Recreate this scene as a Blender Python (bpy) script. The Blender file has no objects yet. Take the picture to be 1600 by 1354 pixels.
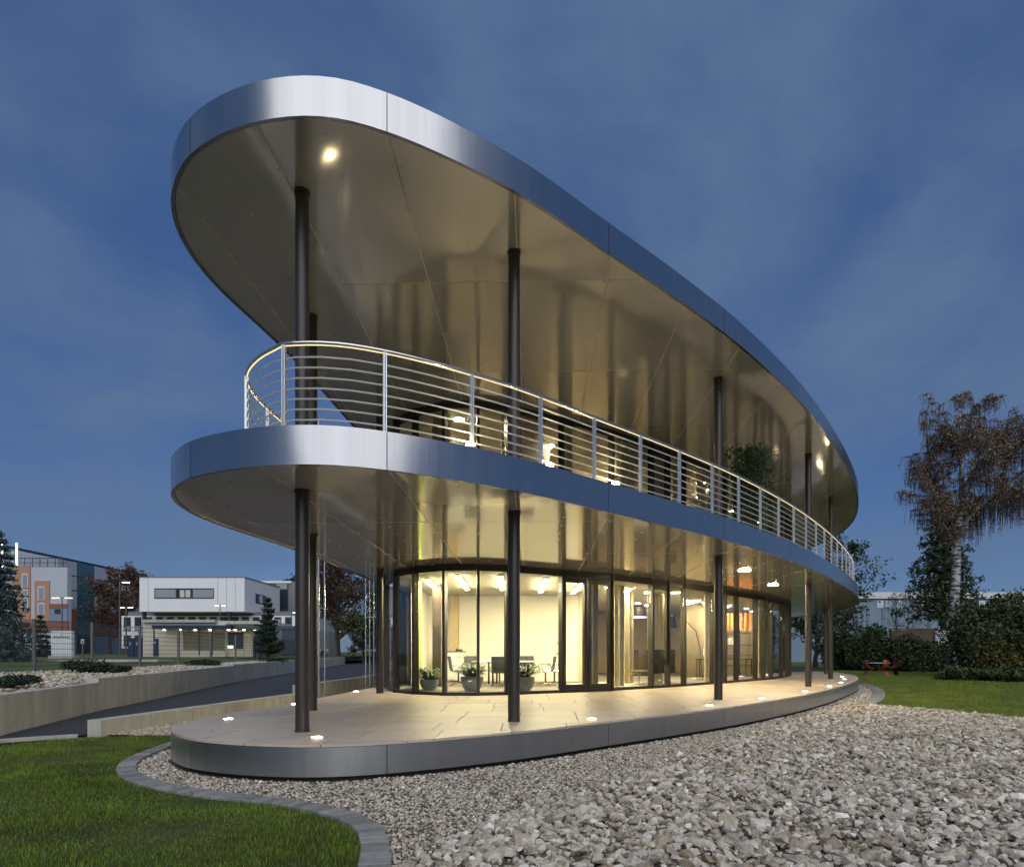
import bpy, bmesh, math, random
import numpy as np
from mathutils import Vector, Matrix
R = math.radians
S = bpy.context.scene
COL = S.collection

# ------------------------------------------------------------------ camera, sky, sun, exposure
CZ = 1.434                                   # eye height above the gravel
cd = bpy.data.cameras.new('camera'); cam = bpy.data.objects.new('camera', cd); COL.objects.link(cam)
cam.location = (0, 0, CZ); cam.rotation_euler = (R(90), 0, 0)
cd.sensor_width = 36; cd.lens = 22.5; cd.shift_y = 342 / 1600; cd.clip_start = .1; cd.clip_end = 2000
S.camera = cam
SUN_EL, SUN_AZ = R(40), R(170)               # twilight glow behind the camera
W = bpy.data.worlds.new('World'); S.world = W; W.use_nodes = True
nt = W.node_tree; nt.nodes.clear(); N = nt.nodes.new; L = nt.links.new
out = N('ShaderNodeOutputWorld'); bg = N('ShaderNodeBackground'); sky = N('ShaderNodeTexSky')
sky.sky_type = 'NISHITA'; sky.sun_disc = False; sky.sun_elevation = SUN_EL; sky.sun_rotation = SUN_AZ
sky.air_density = 1.0; sky.dust_density = 0.3; sky.ozone_density = 4.0
tc = N('ShaderNodeTexCoord'); sep = N('ShaderNodeSeparateXYZ'); L(tc.outputs['Generated'], sep.inputs[0])
zz = N('ShaderNodeMath'); zz.operation = 'MAXIMUM'; zz.inputs[1].default_value = 0.0; L(sep.outputs[2], zz.inputs[0])
za = N('ShaderNodeMath'); za.operation = 'ADD'; za.inputs[1].default_value = .34; L(zz.outputs[0], za.inputs[0])
dx = N('ShaderNodeMath'); dx.operation = 'DIVIDE'; L(sep.outputs[0], dx.inputs[0]); L(za.outputs[0], dx.inputs[1])
dy = N('ShaderNodeMath'); dy.operation = 'DIVIDE'; L(sep.outputs[1], dy.inputs[0]); L(za.outputs[0], dy.inputs[1])
cmb = N('ShaderNodeCombineXYZ'); L(dx.outputs[0], cmb.inputs[0]); L(dy.outputs[0], cmb.inputs[1]); cmb.inputs[2].default_value = 3.7
nz = N('ShaderNodeTexNoise'); nz.inputs['Scale'].default_value = 2.6; nz.inputs['Detail'].default_value = 7; nz.inputs['Roughness'].default_value = .56
nz.inputs['Distortion'].default_value = .25; L(cmb.outputs[0], nz.inputs['Vector'])
cr = N('ShaderNodeValToRGB'); cr.color_ramp.elements[0].position = .36; cr.color_ramp.elements[1].position = .69
L(nz.outputs['Fac'], cr.inputs[0])
tint = N('ShaderNodeMix'); tint.data_type = 'RGBA'; tint.blend_type = 'MULTIPLY'; tint.inputs[0].default_value = 1
tint.inputs[7].default_value = (.74, .82, 1.0, 1); L(sky.outputs[0], tint.inputs[6])
evn = N('ShaderNodeMix'); evn.data_type = 'RGBA'; evn.inputs[0].default_value = .62; evn.inputs[7].default_value = (.54, 1.24, 3.2, 1)
L(tint.outputs[2], evn.inputs[6])
cl = N('ShaderNodeMix'); cl.data_type = 'RGBA'; cl.inputs[7].default_value = (1.36, 2.2, 3.8, 1)
cf = N('ShaderNodeMath'); cf.operation = 'MULTIPLY'; cf.inputs[1].default_value = .9; L(cr.outputs[0], cf.inputs[0])
L(cf.outputs[0], cl.inputs[0]); L(evn.outputs[2], cl.inputs[6]); L(cl.outputs[2], bg.inputs[0])
bg.inputs[1].default_value = .041
L(bg.outputs[0], out.inputs[0])
sd = bpy.data.lights.new('sun', 'SUN'); sun = bpy.data.objects.new('sun', sd); COL.objects.link(sun)
sd.energy = 1.05; sd.angle = R(78); sd.color = (1, .97, .93)
sv = Vector((math.sin(SUN_AZ) * math.cos(SUN_EL), math.cos(SUN_AZ) * math.cos(SUN_EL), math.sin(SUN_EL)))
sun.rotation_euler = sv.to_track_quat('Z', 'Y').to_euler(); sun.location = sv * 60
vs = S.view_settings; vs.view_transform = 'Standard'; vs.look = 'None'; vs.exposure = 1.0; vs.gamma = 1; vs.use_curve_mapping = False
S.render.engine = 'CYCLES'; cy = S.cycles
cy.use_denoising = True
try: cy.denoiser = 'OPENIMAGEDENOISE'
except Exception: pass
cy.max_bounces = 8; cy.diffuse_bounces = 3; cy.glossy_bounces = 4; cy.transmission_bounces = 4; cy.transparent_max_bounces = 16
cy.sample_clamp_indirect = 6; cy.caustics_reflective = False; cy.caustics_refractive = False; cy.blur_glossy = .6

# ------------------------------------------------------------------ helpers
def srgb(r, g, b):
    f = lambda c: (c / 12.92 if c <= .04045 else ((c + .055) / 1.055) ** 2.4)
    return tuple(f(c / 255) for c in (r, g, b))
MATS = {}
def M(name, col, rough=.6, metal=0, var=.12, scale=3.0, bump=0, bscale=40, spec=.5, aniso=None):
    """principled material with a little noise in colour and relief"""
    if name in MATS: return MATS[name]
    m = bpy.data.materials.new(name); m.use_nodes = True; t = m.node_tree; b = t.nodes['Principled BSDF']
    b.inputs['Roughness'].default_value = rough; b.inputs['Metallic'].default_value = metal
    b.inputs['Specular IOR Level'].default_value = spec
    c = tuple(col) + (1,)
    if var:
        g = t.nodes.new('ShaderNodeNewGeometry')
        n = t.nodes.new('ShaderNodeTexNoise'); n.inputs['Scale'].default_value = scale; n.inputs['Detail'].default_value = 6
        n.inputs['Roughness'].default_value = .6
        t.links.new(g.outputs['Position'], n.inputs['Vector'])
        mp = t.nodes.new('ShaderNodeMapRange'); mp.inputs[1].default_value = .25; mp.inputs[2].default_value = .75
        mp.inputs[3].default_value = 1 - var; mp.inputs[4].default_value = 1 + var; t.links.new(n.outputs['Fac'], mp.inputs[0])
        mx = t.nodes.new('ShaderNodeVectorMath'); mx.operation = 'SCALE'; mx.inputs[0].default_value = col; t.links.new(mp.outputs[0], mx.inputs['Scale'])
        t.links.new(mx.outputs[0], b.inputs['Base Color'])
    else: b.inputs['Base Color'].default_value = c
    if bump:
        g2 = t.nodes.new('ShaderNodeNewGeometry'); n2 = t.nodes.new('ShaderNodeTexNoise'); n2.inputs['Scale'].default_value = bscale; n2.inputs['Detail'].default_value = 3
        t.links.new(g2.outputs['Position'], n2.inputs['Vector'])
        bp = t.nodes.new('ShaderNodeBump'); bp.inputs['Strength'].default_value = 1; bp.inputs['Distance'].default_value = bump
        t.links.new(n2.outputs['Fac'], bp.inputs['Height']); t.links.new(bp.outputs[0], b.inputs['Normal'])
    MATS[name] = m; return m
def EM(name, col, s):
    if name in MATS: return MATS[name]
    m = bpy.data.materials.new(name); m.use_nodes = True; t = m.node_tree; b = t.nodes['Principled BSDF']
    b.inputs['Base Color'].default_value = (.8, .8, .8, 1)
    b.inputs['Emission Color'].default_value = tuple(col) + (1,); b.inputs['Emission Strength'].default_value = s
    MATS[name] = m; return m
def GLASS(name, tintc=(.93, .95, .93), ior=1.5, boost=1.0):
    if name in MATS: return MATS[name]
    m = bpy.data.materials.new(name); m.use_nodes = True; t = m.node_tree; t.nodes.clear()
    o = t.nodes.new('ShaderNodeOutputMaterial'); tr = t.nodes.new('ShaderNodeBsdfTransparent'); gl = t.nodes.new('ShaderNodeBsdfGlossy')
    tr.inputs[0].default_value = tintc + (1,); gl.inputs['Roughness'].default_value = .01; gl.inputs[0].default_value = (1, 1, 1, 1)
    ge = t.nodes.new('ShaderNodeNewGeometry'); dt = t.nodes.new('ShaderNodeVectorMath'); dt.operation = 'DOT_PRODUCT'
    t.links.new(ge.outputs['Incoming'], dt.inputs[0]); t.links.new(ge.outputs['Normal'], dt.inputs[1])
    def mth(op, x, y):
        q = t.nodes.new('ShaderNodeMath'); q.operation = op
        for i_, w in ((0, x), (1, y)):
            if w is None: continue
            if isinstance(w, (int, float)): q.inputs[i_].default_value = w
            else: t.links.new(w, q.inputs[i_])
        return q.outputs[0]
    ab = mth('ABSOLUTE', dt.outputs['Value'], None); one = mth('SUBTRACT', 1.0, ab); p5 = mth('POWER', one, 5.0)
    sch = mth('ADD', mth('MULTIPLY', p5, .96), .04)                    # Schlick reflectance, same for both faces of the pane
    mu = t.nodes.new('ShaderNodeMath'); mu.operation = 'MULTIPLY'; mu.inputs[1].default_value = boost; mu.use_clamp = True
    mx = t.nodes.new('ShaderNodeMixShader'); t.links.new(sch, mu.inputs[0]); t.links.new(mu.outputs[0], mx.inputs[0])
    t.links.new(tr.outputs[0], mx.inputs[1]); t.links.new(gl.outputs[0], mx.inputs[2]); t.links.new(mx.outputs[0], o.inputs[0])
    MATS[name] = m; return m

class MB:
    def __init__(s): s.v = []; s.f = []
    def add(s, vs, fs):
        o = len(s.v); s.v += [tuple(p) for p in vs]; s.f += [tuple(i + o for i in f) for f in fs]; return s
    def box(s, x0, x1, y0, y1, z0, z1):
        return s.add([(x0,y0,z0),(x1,y0,z0),(x1,y1,z0),(x0,y1,z0),(x0,y0,z1),(x1,y0,z1),(x1,y1,z1),(x0,y1,z1)],
                     [(3,2,1,0),(4,5,6,7),(0,1,5,4),(1,2,6,5),(2,3,7,6),(3,0,4,7)])
    def obox(s, c, ux, uy, hx, hy, z0, z1):
        """box at c=(x,y) with half sizes along unit 2-D axes"""
        p = [(c[0]+a*hx*ux[0]+b*hy*uy[0], c[1]+a*hx*ux[1]+b*hy*uy[1]) for a, b in ((-1,-1),(1,-1),(1,1),(-1,1))]
        return s.prism(p, z0, z1)
    def prism(s, poly, z0, z1):
        n = len(poly); a = sum(poly[i][0]*poly[(i+1)%n][1]-poly[(i+1)%n][0]*poly[i][1] for i in range(n))
        if a < 0: poly = poly[::-1]
        vs = [(p[0],p[1],z0) for p in poly] + [(p[0],p[1],z1) for p in poly]
        return s.add(vs, [tuple(range(n-1,-1,-1)), tuple(range(n,2*n))] + [(i,(i+1)%n,n+(i+1)%n,n+i) for i in range(n)])
    def tube(s, path, r, n=8, closed=False, caps=True):
        P = [Vector(p) for p in path]; m = len(P); rs = r if isinstance(r, (list, tuple)) else [r]*m
        vs = []; up = None
        for i, p in enumerate(P):
            a = P[i-1] if i > 0 else (P[-1] if closed else P[i]); b = P[i+1] if i < m-1 else (P[0] if closed else P[i])
            d = (b-a).normalized() if (b-a).length > 1e-9 else Vector((0,0,1))
            if up is None:
                up = d.orthogonal().normalized()
            up = (up - d*up.dot(d)); up = up.normalized() if up.length > 1e-6 else d.orthogonal().normalized()
            q = d.cross(up)
            for k in range(n):
                t = 2*math.pi*k/n; vs.append(p + (up*math.cos(t)+q*math.sin(t))*rs[i])
        fs = []
        for i in range(m if closed else m-1):
            j = (i+1) % m
            for k in range(n): fs.append((i*n+k, i*n+(k+1)%n, j*n+(k+1)%n, j*n+k))
        if caps and not closed: fs += [tuple(range(n-1,-1,-1)), tuple(range((m-1)*n, m*n))]
        return s.add(vs, fs)
    def cyl(s, x, y, z0, z1, r, n=16, r2=None): return s.tube([(x,y,z0),(x,y,z1)], [r, r if r2 is None else r2], n)
    def lathe(s, x, y, prof, n=20):
        vs = []; fs = []
        for r, z in prof:
            for k in range(n): t = 2*math.pi*k/n; vs.append((x+r*math.cos(t), y+r*math.sin(t), z))
        for i in range(len(prof)-1):
            for k in range(n): fs.append((i*n+k, i*n+(k+1)%n, (i+1)*n+(k+1)%n, (i+1)*n+k))
        fs += [tuple(range(n-1,-1,-1)), tuple(range((len(prof)-1)*n, len(prof)*n))]
        return s.add(vs, fs)
    def mesh(s, name):
        me = bpy.data.meshes.new(name); me.from_pydata(s.v, [], s.f); me.update(); return me
def link(name, me, mat, parent=None, smooth=False):
    if mat is not None and not me.materials:
        me.materials.append(mat)
    o = bpy.data.objects.new(name, me); COL.objects.link(o)
    if parent is not None: o.parent = parent
    if smooth and me is not None:
        me.polygons.foreach_set('use_smooth', [True]*len(me.polygons))
    return o
def B(name, mb, mat, parent=None, smooth=False): 
    o = link(name, mb.mesh(name), mat, parent, smooth)
    if smooth:
        try: o.data.set_sharp_from_angle(angle=R(40))
        except Exception: pass
    return o
def tag(o, label=None, cat=None, group=None, kind=None):
    if label: o['label'] = label
    if cat: o['category'] = cat
    if group: o['group'] = group
    if kind: o['kind'] = kind
    return o
def empty(name, loc=(0,0,0), rz=0, parent=None):
    o = bpy.data.objects.new(name, None); COL.objects.link(o); o.location = loc; o.rotation_euler = (0,0,rz); o.empty_display_size = .2
    if parent is not None: o.parent = parent
    return o
def copy_tree(o, parent=None):
    c = o.copy(); COL.objects.link(c); c.parent = parent
    for ch in list(o.children): copy_tree(ch, c)
    return c
F = 1000.0
def pz(x, y, z): D = F*(CZ-z)/(y-1019.0); return ((x-800)/F*D, D)      # plan point of a photo point known to lie at height z
def pd(x, y, D): return ((x-800)/F*D, D, CZ-(y-1019.0)/F*D)            # photo point known to lie at distance D
def catmull(P, closed=False, step=.12):
    P = [np.array(p, float) for p in P]; n = len(P); o = []
    for i in range(n if closed else n-1):
        p0 = P[(i-1)%n] if (closed or i>0) else 2*P[0]-P[1]; p1 = P[i]; p2 = P[(i+1)%n]
        p3 = P[(i+2)%n] if (closed or i+2<n) else 2*P[-1]-P[-2]
        k = max(2, int(np.linalg.norm(p2-p1)/step))
        t0 = 0; t1 = np.linalg.norm(p1-p0)**.5+1e-9; t2 = t1+np.linalg.norm(p2-p1)**.5+1e-9; t3 = t2+np.linalg.norm(p3-p2)**.5+1e-9
        for j in range(k):
            t = t1+(t2-t1)*j/k
            A1=(t1-t)/(t1-t0)*p0+(t-t0)/(t1-t0)*p1; A2=(t2-t)/(t2-t1)*p1+(t-t1)/(t2-t1)*p2; A3=(t3-t)/(t3-t2)*p2+(t-t2)/(t3-t2)*p3
            B1=(t2-t)/(t2-t0)*A1+(t-t0)/(t2-t0)*A2; B2=(t3-t)/(t3-t1)*A2+(t-t1)/(t3-t1)*A3
            o.append(tuple((t2-t)/(t2-t1)*B1+(t-t1)/(t2-t1)*B2))
    if not closed: o.append(tuple(P[-1]))
    return o
def area(p): return sum(p[i][0]*p[(i+1)%len(p)][1]-p[(i+1)%len(p)][0]*p[i][1] for i in range(len(p)))/2
def inset(p, d, closed=True):
    s = 1 if area(p) > 0 else -1; n = len(p); o = []
    for i in range(n):
        a = p[(i-1)%n]; b = p[(i+1)%n]; tx, ty = b[0]-a[0], b[1]-a[1]; l = math.hypot(tx, ty) or 1
        o.append((p[i][0]-ty/l*d*s, p[i][1]+tx/l*d*s))
    return o
def clip(poly, a, b, c):
    """keep a*x+b*y<=c"""
    o = []; n = len(poly)
    for i in range(n):
        p, q = poly[i], poly[(i+1)%n]; dp = a*p[0]+b*p[1]-c; dq = a*q[0]+b*q[1]-c
        if dp <= 0: o.append(p)
        if dp*dq < 0: t = dp/(dp-dq); o.append((p[0]+(q[0]-p[0])*t, p[1]+(q[1]-p[1])*t))
    return o
def inside(poly, X, Y):
    X = np.asarray(X, float); Y = np.asarray(Y, float); r = np.zeros(X.shape, bool); n = len(poly)
    for i in range(n):
        x0, y0 = poly[i]; x1, y1 = poly[(i+1)%n]
        if y0 == y1: continue
        c = ((y0 > Y) != (y1 > Y)) & (X < (x1-x0)*(Y-y0)/(y1-y0)+x0); r ^= c
    return r
def arclen(p):
    s = [0]
    for i in range(1, len(p)): s.append(s[-1]+math.hypot(p[i][0]-p[i-1][0], p[i][1]-p[i-1][1]))
    return s
def at_s(p, s, v):
    i = int(np.clip(np.searchsorted(s, v)-1, 0, len(p)-2)); t = (v-s[i])/max(1e-9, s[i+1]-s[i])
    return (p[i][0]+(p[i+1][0]-p[i][0])*t, p[i][1]+(p[i+1][1]-p[i][1])*t)
def sub(p, s, a, b):
    return [at_s(p, s, a)] + [p[i] for i in range(len(p)) if a+.01 < s[i] < b-.01] + [at_s(p, s, b)]
def strip(mb, path, z0, z1, th, side=1):
    """wall of thickness th that follows a plan path; side=+1 puts the thickness on the left of the path"""
    n = len(path); q = []
    for i in range(n):
        a = path[max(0,i-1)]; b = path[min(n-1,i+1)]; tx, ty = b[0]-a[0], b[1]-a[1]; l = math.hypot(tx,ty) or 1
        q.append((path[i][0]-ty/l*th*side, path[i][1]+tx/l*th*side))
    vs = [(p[0],p[1],z0) for p in path]+[(p[0],p[1],z1) for p in path]+[(p[0],p[1],z0) for p in q]+[(p[0],p[1],z1) for p in q]
    fs = []
    for i in range(n-1):
        fs += [(i,i+1,n+i+1,n+i),(2*n+i+1,2*n+i,3*n+i,3*n+i+1),(n+i,n+i+1,3*n+i+1,3*n+i),(i+1,i,2*n+i,2*n+i+1)]
    fs += [(0,n,3*n,2*n),(n-1,3*n-1,4*n-1,2*n-1)]
    if side < 0: fs = [f[::-1] for f in fs]
    return mb.add(vs, fs)
rng = random.Random(7); nr = np.random.default_rng(7)

# ------------------------------------------------------------------ materials
def metal_panel(name, col, rough, wave, wscale, streak=0):
    m = M(name, col, rough, 1, .05, .7)
    t = m.node_tree; b = t.nodes['Principled BSDF']; g = t.nodes.new('ShaderNodeNewGeometry')
    n = t.nodes.new('ShaderNodeTexNoise'); n.inputs['Scale'].default_value = wscale; n.inputs['Detail'].default_value = 1.5
    t.links.new(g.outputs['Position'], n.inputs['Vector'])
    bp = t.nodes.new('ShaderNodeBump'); bp.inputs['Distance'].default_value = wave; t.links.new(n.outputs['Fac'], bp.inputs['Height'])
    t.links.new(bp.outputs[0], b.inputs['Normal'])
    if streak:
        mp = t.nodes.new('ShaderNodeMapping'); mp.inputs['Scale'].default_value = (60, 60, .6); t.links.new(g.outputs['Position'], mp.inputs[0])
        n3 = t.nodes.new('ShaderNodeTexNoise'); n3.inputs['Scale'].default_value = 1; n3.inputs['Detail'].default_value = 4; t.links.new(mp.outputs[0], n3.inputs['Vector'])
        r = t.nodes.new('ShaderNodeMapRange'); r.inputs[3].default_value = rough-streak; r.inputs[4].default_value = rough+streak
        t.links.new(n3.outputs['Fac'], r.inputs[0]); t.links.new(r.outputs[0], b.inputs['Roughness'])
        m4 = t.nodes.new('ShaderNodeMapping'); m4.inputs['Scale'].default_value = (7, 7, .05); t.links.new(g.outputs['Position'], m4.inputs[0])
        n4 = t.nodes.new('ShaderNodeTexNoise'); n4.inputs['Scale'].default_value = 1; n4.inputs['Detail'].default_value = 5; t.links.new(m4.outputs[0], n4.inputs['Vector'])
        r4 = t.nodes.new('ShaderNodeMapRange'); r4.inputs[1].default_value = .3; r4.inputs[2].default_value = .7; r4.inputs[3].default_value = .95; r4.inputs[4].default_value = 1.05; t.links.new(n4.outputs['Fac'], r4.inputs[0])
        v4 = t.nodes.new('ShaderNodeVectorMath'); v4.operation = 'SCALE'; v4.inputs[0].default_value = col; t.links.new(r4.outputs[0], v4.inputs['Scale']); t.links.new(v4.outputs[0], b.inputs['Base Color'])
    return m
fascia_m = metal_panel('brushed_aluminium', (.40,.405,.415), .23, .018, .8, .04)
plinth_m = metal_panel('brushed_plinth_steel', (.56,.565,.57), .33, .008, .8, .05)
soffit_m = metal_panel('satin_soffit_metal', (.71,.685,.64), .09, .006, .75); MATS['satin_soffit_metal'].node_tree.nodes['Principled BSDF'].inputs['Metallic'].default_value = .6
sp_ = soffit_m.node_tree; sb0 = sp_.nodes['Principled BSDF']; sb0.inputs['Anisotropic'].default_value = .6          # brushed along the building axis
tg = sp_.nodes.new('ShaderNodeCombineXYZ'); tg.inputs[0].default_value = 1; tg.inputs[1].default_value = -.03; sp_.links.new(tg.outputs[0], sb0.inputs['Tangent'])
joint_m = M('lit_edge_joint', (.75,.62,.42), .7, 0, .05)  # pale brass colour stands in for panel edges catching light
dark_m = M('dark_reveal', (.012,.013,.015), .7)
col_m = M('bronze_column_paint', (.052,.043,.038), .36, .3, .08, 8)
frame_m = M('dark_bronze_frame', (.032,.027,.022), .38, .25, .08, 8)
steel_m = M('stainless_steel', (.66,.64,.62), .26, 1, .06, 9)
bar_m = M('steel_bar', (.74,.73,.70), .38, .5, .05, 9)
postm = M('steel_post_satin', (.72,.73,.74), .42, .85, .05, 9)
tile_m = M('beige_paving', (.55,.46,.36), .42, 0, .10, 1.7, .0006, 90)
concrete_m = M('concrete', (.46,.45,.41), .8, 0, .16, 1.2, .002, 25)
lowcon_m = M('pale_concrete', (.49,.475,.42), .8, 0, .14, 2.0, .002, 25)
asphalt_m = M('asphalt', (.042,.044,.05), .85, 0, .2, 4, .002, 120)
white_m = M('white_render', (.74,.75,.76), .7, 0, .03, .5)
wallw_m = M('white_interior', (.78,.76,.68), .8, 0, .02, 1)
ceil_m = M('interior_ceiling', (.52,.50,.44), .8, 0, .03, 1)
carpet_m = M('grey_carpet', (.16,.145,.125), .9, 0, .1, 30)
glass_m = GLASS('facade_glass', (.90,.92,.88), 1.5, 1.35)
glass2_m = GLASS('upper_glass', (.88,.88,.83), 1.5, 1.4)
WARM = (1.0, .80, .47)
lamp_m = EM('lamp_warm_bright', (1.0,.83,.53), 92)
down_m = EM('lamp_downlight', (1.0,.80,.48), 290)
flr_m = EM('lamp_floor', (1.0,.80,.45), 22)
flr2_m = EM('lamp_balcony_floor', (1.0,.80,.45), 75)
led_m = EM('lamp_handrail_strip', (1.0,.74,.34), .6)
street_m = EM('lamp_street', (1.0,.86,.62), 6)
gate_m = EM('lamp_canopy', (1.0,.86,.58), 14)
tube_m = EM('lamp_white_tube', (.93,.96,1.0), 3.0)

# ------------------------------------------------------------------ ground, drive, lawn
OUT = catmull([(-4.80,10.2),(-4.77,9.35),(-4.62,8.72),(-4.36,8.2),(-3.82,7.6),(-2.98,7.17),(-2.13,7.06),(-1.42,7.27),(0,8.18),(1.43,9.47),(2.93,10.86),(4.46,12.4),(7.2,15.6),
      (11.0,20.9),(13.7,25.3),(15.6,29.4),(16.7,33.5),(16.7,37.5),(15.2,41.2),(12,43.5),(7,44.6),(2,44.2),(-1.6,42),(-2.8,38),(-3.15,32),(-3.6,25),(-4.1,18),(-4.44,12.8)], True, .16)
if area(OUT) < 0: OUT = OUT[::-1]
i0 = min(range(len(OUT)), key=lambda i: (OUT[i][0]+1.6)**2+(OUT[i][1]-40)**2); OUT = OUT[i0:]+OUT[:i0]       # starts hidden at the back, runs down the left side, round the nose, up the right
OS = arclen(OUT+[OUT[0]]); OUTC = OUT+[OUT[0]]
def s_near(x, y): return OS[min(range(len(OUT)), key=lambda i: (OUT[i][0]-x)**2+(OUT[i][1]-y)**2)]

soil_m = M('gravel_soil', (.13,.11,.085), .95, 0, .35, 9, .01, 30)
grass_ground = M('turf_soil', (.045,.058,.010), .95, 0, .35, 2.5, .01, 30)
lawn_far_m = M('lawn_far', (.075,.10,.012), .95, 0, .3, 1.2, .02, 12)
g = MB(); g.add([(-400,-60,-.06),(400,-60,-.06),(400,600,-.06),(-400,600,-.06)], [(0,1,2,3)])
tag(B('ground', g, lawn_far_m), kind='structure')
def sheet(name, poly, z, mat, kind='structure'):
    m = MB(); 
    if area(poly) < 0: poly = poly[::-1]
    m.add([(p[0],p[1],z) for p in poly], [tuple(range(len(poly)))]); return tag(B(name, m, mat), kind=kind)
# kerb line of the left lawn, from the low wall round the nose to beneath the camera
KERB_L = catmull([pz(300,1150,0), pz(238,1172,0), pz(196,1190,0), pz(181,1206,0), pz(205,1226,0), pz(300,1246,0), pz(430,1262,0), pz(510,1279,0), pz(552,1300,0), pz(563,1326,0), pz(560,1356,0), (-.93,3.6), (-.8,2.6), (-.6,1.4)], False, .05)
KERB_R = catmull([pz(1322,1066,0), pz(1352,1069,0), pz(1374,1076,0), pz(1383,1085,0), pz(1376,1096,0), pz(1350,1106,0)], False, .07)
LAWN_L = KERB_L + [(-3,1.0), (-9,1.0), (-12,4), (-9.2,9.3), pz(0,1166,0), pz(130,1153,0)]
GRAV_EDGE = [pz(1346,1107,0), pz(1400,1111,0), pz(1480,1120,0), pz(1560,1129,0), pz(1620,1136,0), (17,10.5), (24,8)]
LAWN_R = list(KERB_R) + GRAV_EDGE + [(60,8), (70,62), (20,62), (17.8,45)]
GRAVEL = list(KERB_L) + [(6,.5), (20,2), (24,8)] + GRAV_EDGE[::-1] + list(KERB_R)[::-1] + [(16,36), (0,30), (-4.2,25), (-5.65,25), (-6.3,18.5), (-7.3,11.2)]
sheet('gravel_bed', GRAVEL, 0.0, soil_m)
gravel_bed = bpy.data.objects['gravel_bed']
lawnL = sheet('lawn', LAWN_L, .012, grass_ground)
lawnR = sheet('lawn', LAWN_R, .012, grass_ground)
WALL_PTS = [pz(-160,1190,0), pz(0,1146,0), pz(144,1110.6,0), pz(262,1086.5,0), pz(360,1065.6,0), pz(463,1049,0), (-19,66), (-21,80)]
drive = [(-12,3.2), (-9.3,8.9), (-8.1,10.1), (-7.45,10.9), (-6.25,18.5), (-5.7,25), (-4.6,36), (-3,50), (4,80), (40,95), (40,110), (-30,110)] + WALL_PTS[::-1] + [(-16,3.2)]
sheet('driveway', drive, .006, asphalt_m)
# flush concrete edging that leads to the low wall
m = MB(); strip(m, [(-11.2,6.4), pz(-60,1165,0), pz(0,1158.5,0), pz(70,1153.5,0), pz(122,1150.5,0)], -.02, .05, .24, -1)
edge_strip = tag(B('kerb_strip', m, lowcon_m), kind='structure')
# low wall between drive and gravel: two heights
def seg_wall(name, pts, th, zs, mat, label, cat, pan=1.0):
    e = empty(name, (0,0,0)); tag(e, label, cat)
    for (a, b), (z0, z1) in zip(pts, zs):
        L_ = math.hypot(b[0]-a[0], b[1]-a[1]); n = max(1, round(L_/pan)); ux = ((b[0]-a[0])/L_, (b[1]-a[1])/L_); uy = (-ux[1], ux[0])
        for k in range(n):
            c = ((k+.5)/n*L_)
            mb = MB(); mb.obox((a[0]+ux[0]*c, a[1]+ux[1]*c), ux, uy, L_/n/2-.008, th/2, z0, z1-rng.random()*.004)
            B('concrete_section', mb, mat, e)
    return e
seg_wall('low_wall', [((-7.22,11.05),(-6.15,18.45)), ((-6.22,18.5),(-5.75,25)), ((-5.75,25.03),(-5.2,34))], .26, [(-.05,.27),(-.05,.50),(-.05,.52)], lowcon_m, 'low pale concrete wall between the driveway and the gravel beside the terrace', 'wall', 1.25)
wl = []; zs = []
for i in range(len(WALL_PTS)-1):
    wl.append((WALL_PTS[i], WALL_PTS[i+1])); zs.append((-.05, [.70,.70,.80,.80,.86,.86,.9][i]))
seg_wall('retaining_wall', wl, .28, zs, concrete_m, 'long grey concrete retaining wall along the far side of the driveway', 'wall', 2.4)
# raised ground behind the retaining wall
off = [(p[0]-.12, p[1]) for p in WALL_PTS]
m = MB(); far = [(-60,p[1]+ (p[1]-8)*.1) for p in off]
bedz = [.60,.60,.66,.70,.74,.78,.86,.9]
vs_ = []; fs_ = []
for i, p in enumerate(off):
    for k, t in enumerate((0, .12, .3, .6, 1.0)):
        x = p[0]+(-130-p[0])*t**1.6
        vs_.append((x, p[1]+(t*25 if i == len(off)-1 else 0), bedz[i]+ (0,.04,.30,.45,.45)[k]))
for i in range(len(off)-1):
    for k in range(4): a = i*5+k; fs_.append((a, a+1, a+6, a+5))
m.add(vs_, fs_); m.add([(-130,79,1.2),(-21,79.5,.9),(-20,130,1.2),(-20,260,1.6),(-160,260,1.6),(-160,79,1.2)], [(0,1,2,3,4,5)])
m.add([(-130,-40,.95),(-12,-40,.6),(off[0][0],off[0][1],.6),(-130,off[0][1],.95)], [(0,1,2,3)])
tag(B('raised_lawn', m, lawn_far_m), kind='structure')

# kerb of setts
def streaks(m, lo=.86, hi=1.08, sc=(2.2,2.2,.16)):
    """rain streaks and cast blotches that run down a wall"""
    t = m.node_tree; b = t.nodes['Principled BSDF']; src = b.inputs['Base Color'].links[0].from_socket; g = t.nodes.new('ShaderNodeNewGeometry'); mp = t.nodes.new('ShaderNodeMapping'); mp.inputs['Scale'].default_value = sc
    n = t.nodes.new('ShaderNodeTexNoise'); n.inputs['Scale'].default_value = 2; n.inputs['Detail'].default_value = 6; mr = t.nodes.new('ShaderNodeMapRange'); mr.inputs[1].default_value = .3; mr.inputs[2].default_value = .68; mr.inputs[3].default_value = lo; mr.inputs[4].default_value = hi
    v = t.nodes.new('ShaderNodeVectorMath'); v.operation = 'SCALE'; t.links.new(g.outputs['Position'], mp.inputs[0]); t.links.new(mp.outputs[0], n.inputs['Vector']); t.links.new(n.outputs['Fac'], mr.inputs[0])
    t.links.new(src, v.inputs[0]); t.links.new(mr.outputs[0], v.inputs['Scale']); t.links.new(v.outputs[0], b.inputs['Base Color'])
streaks(concrete_m, .80, 1.08); streaks(lowcon_m, .80, 1.08)
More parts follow.
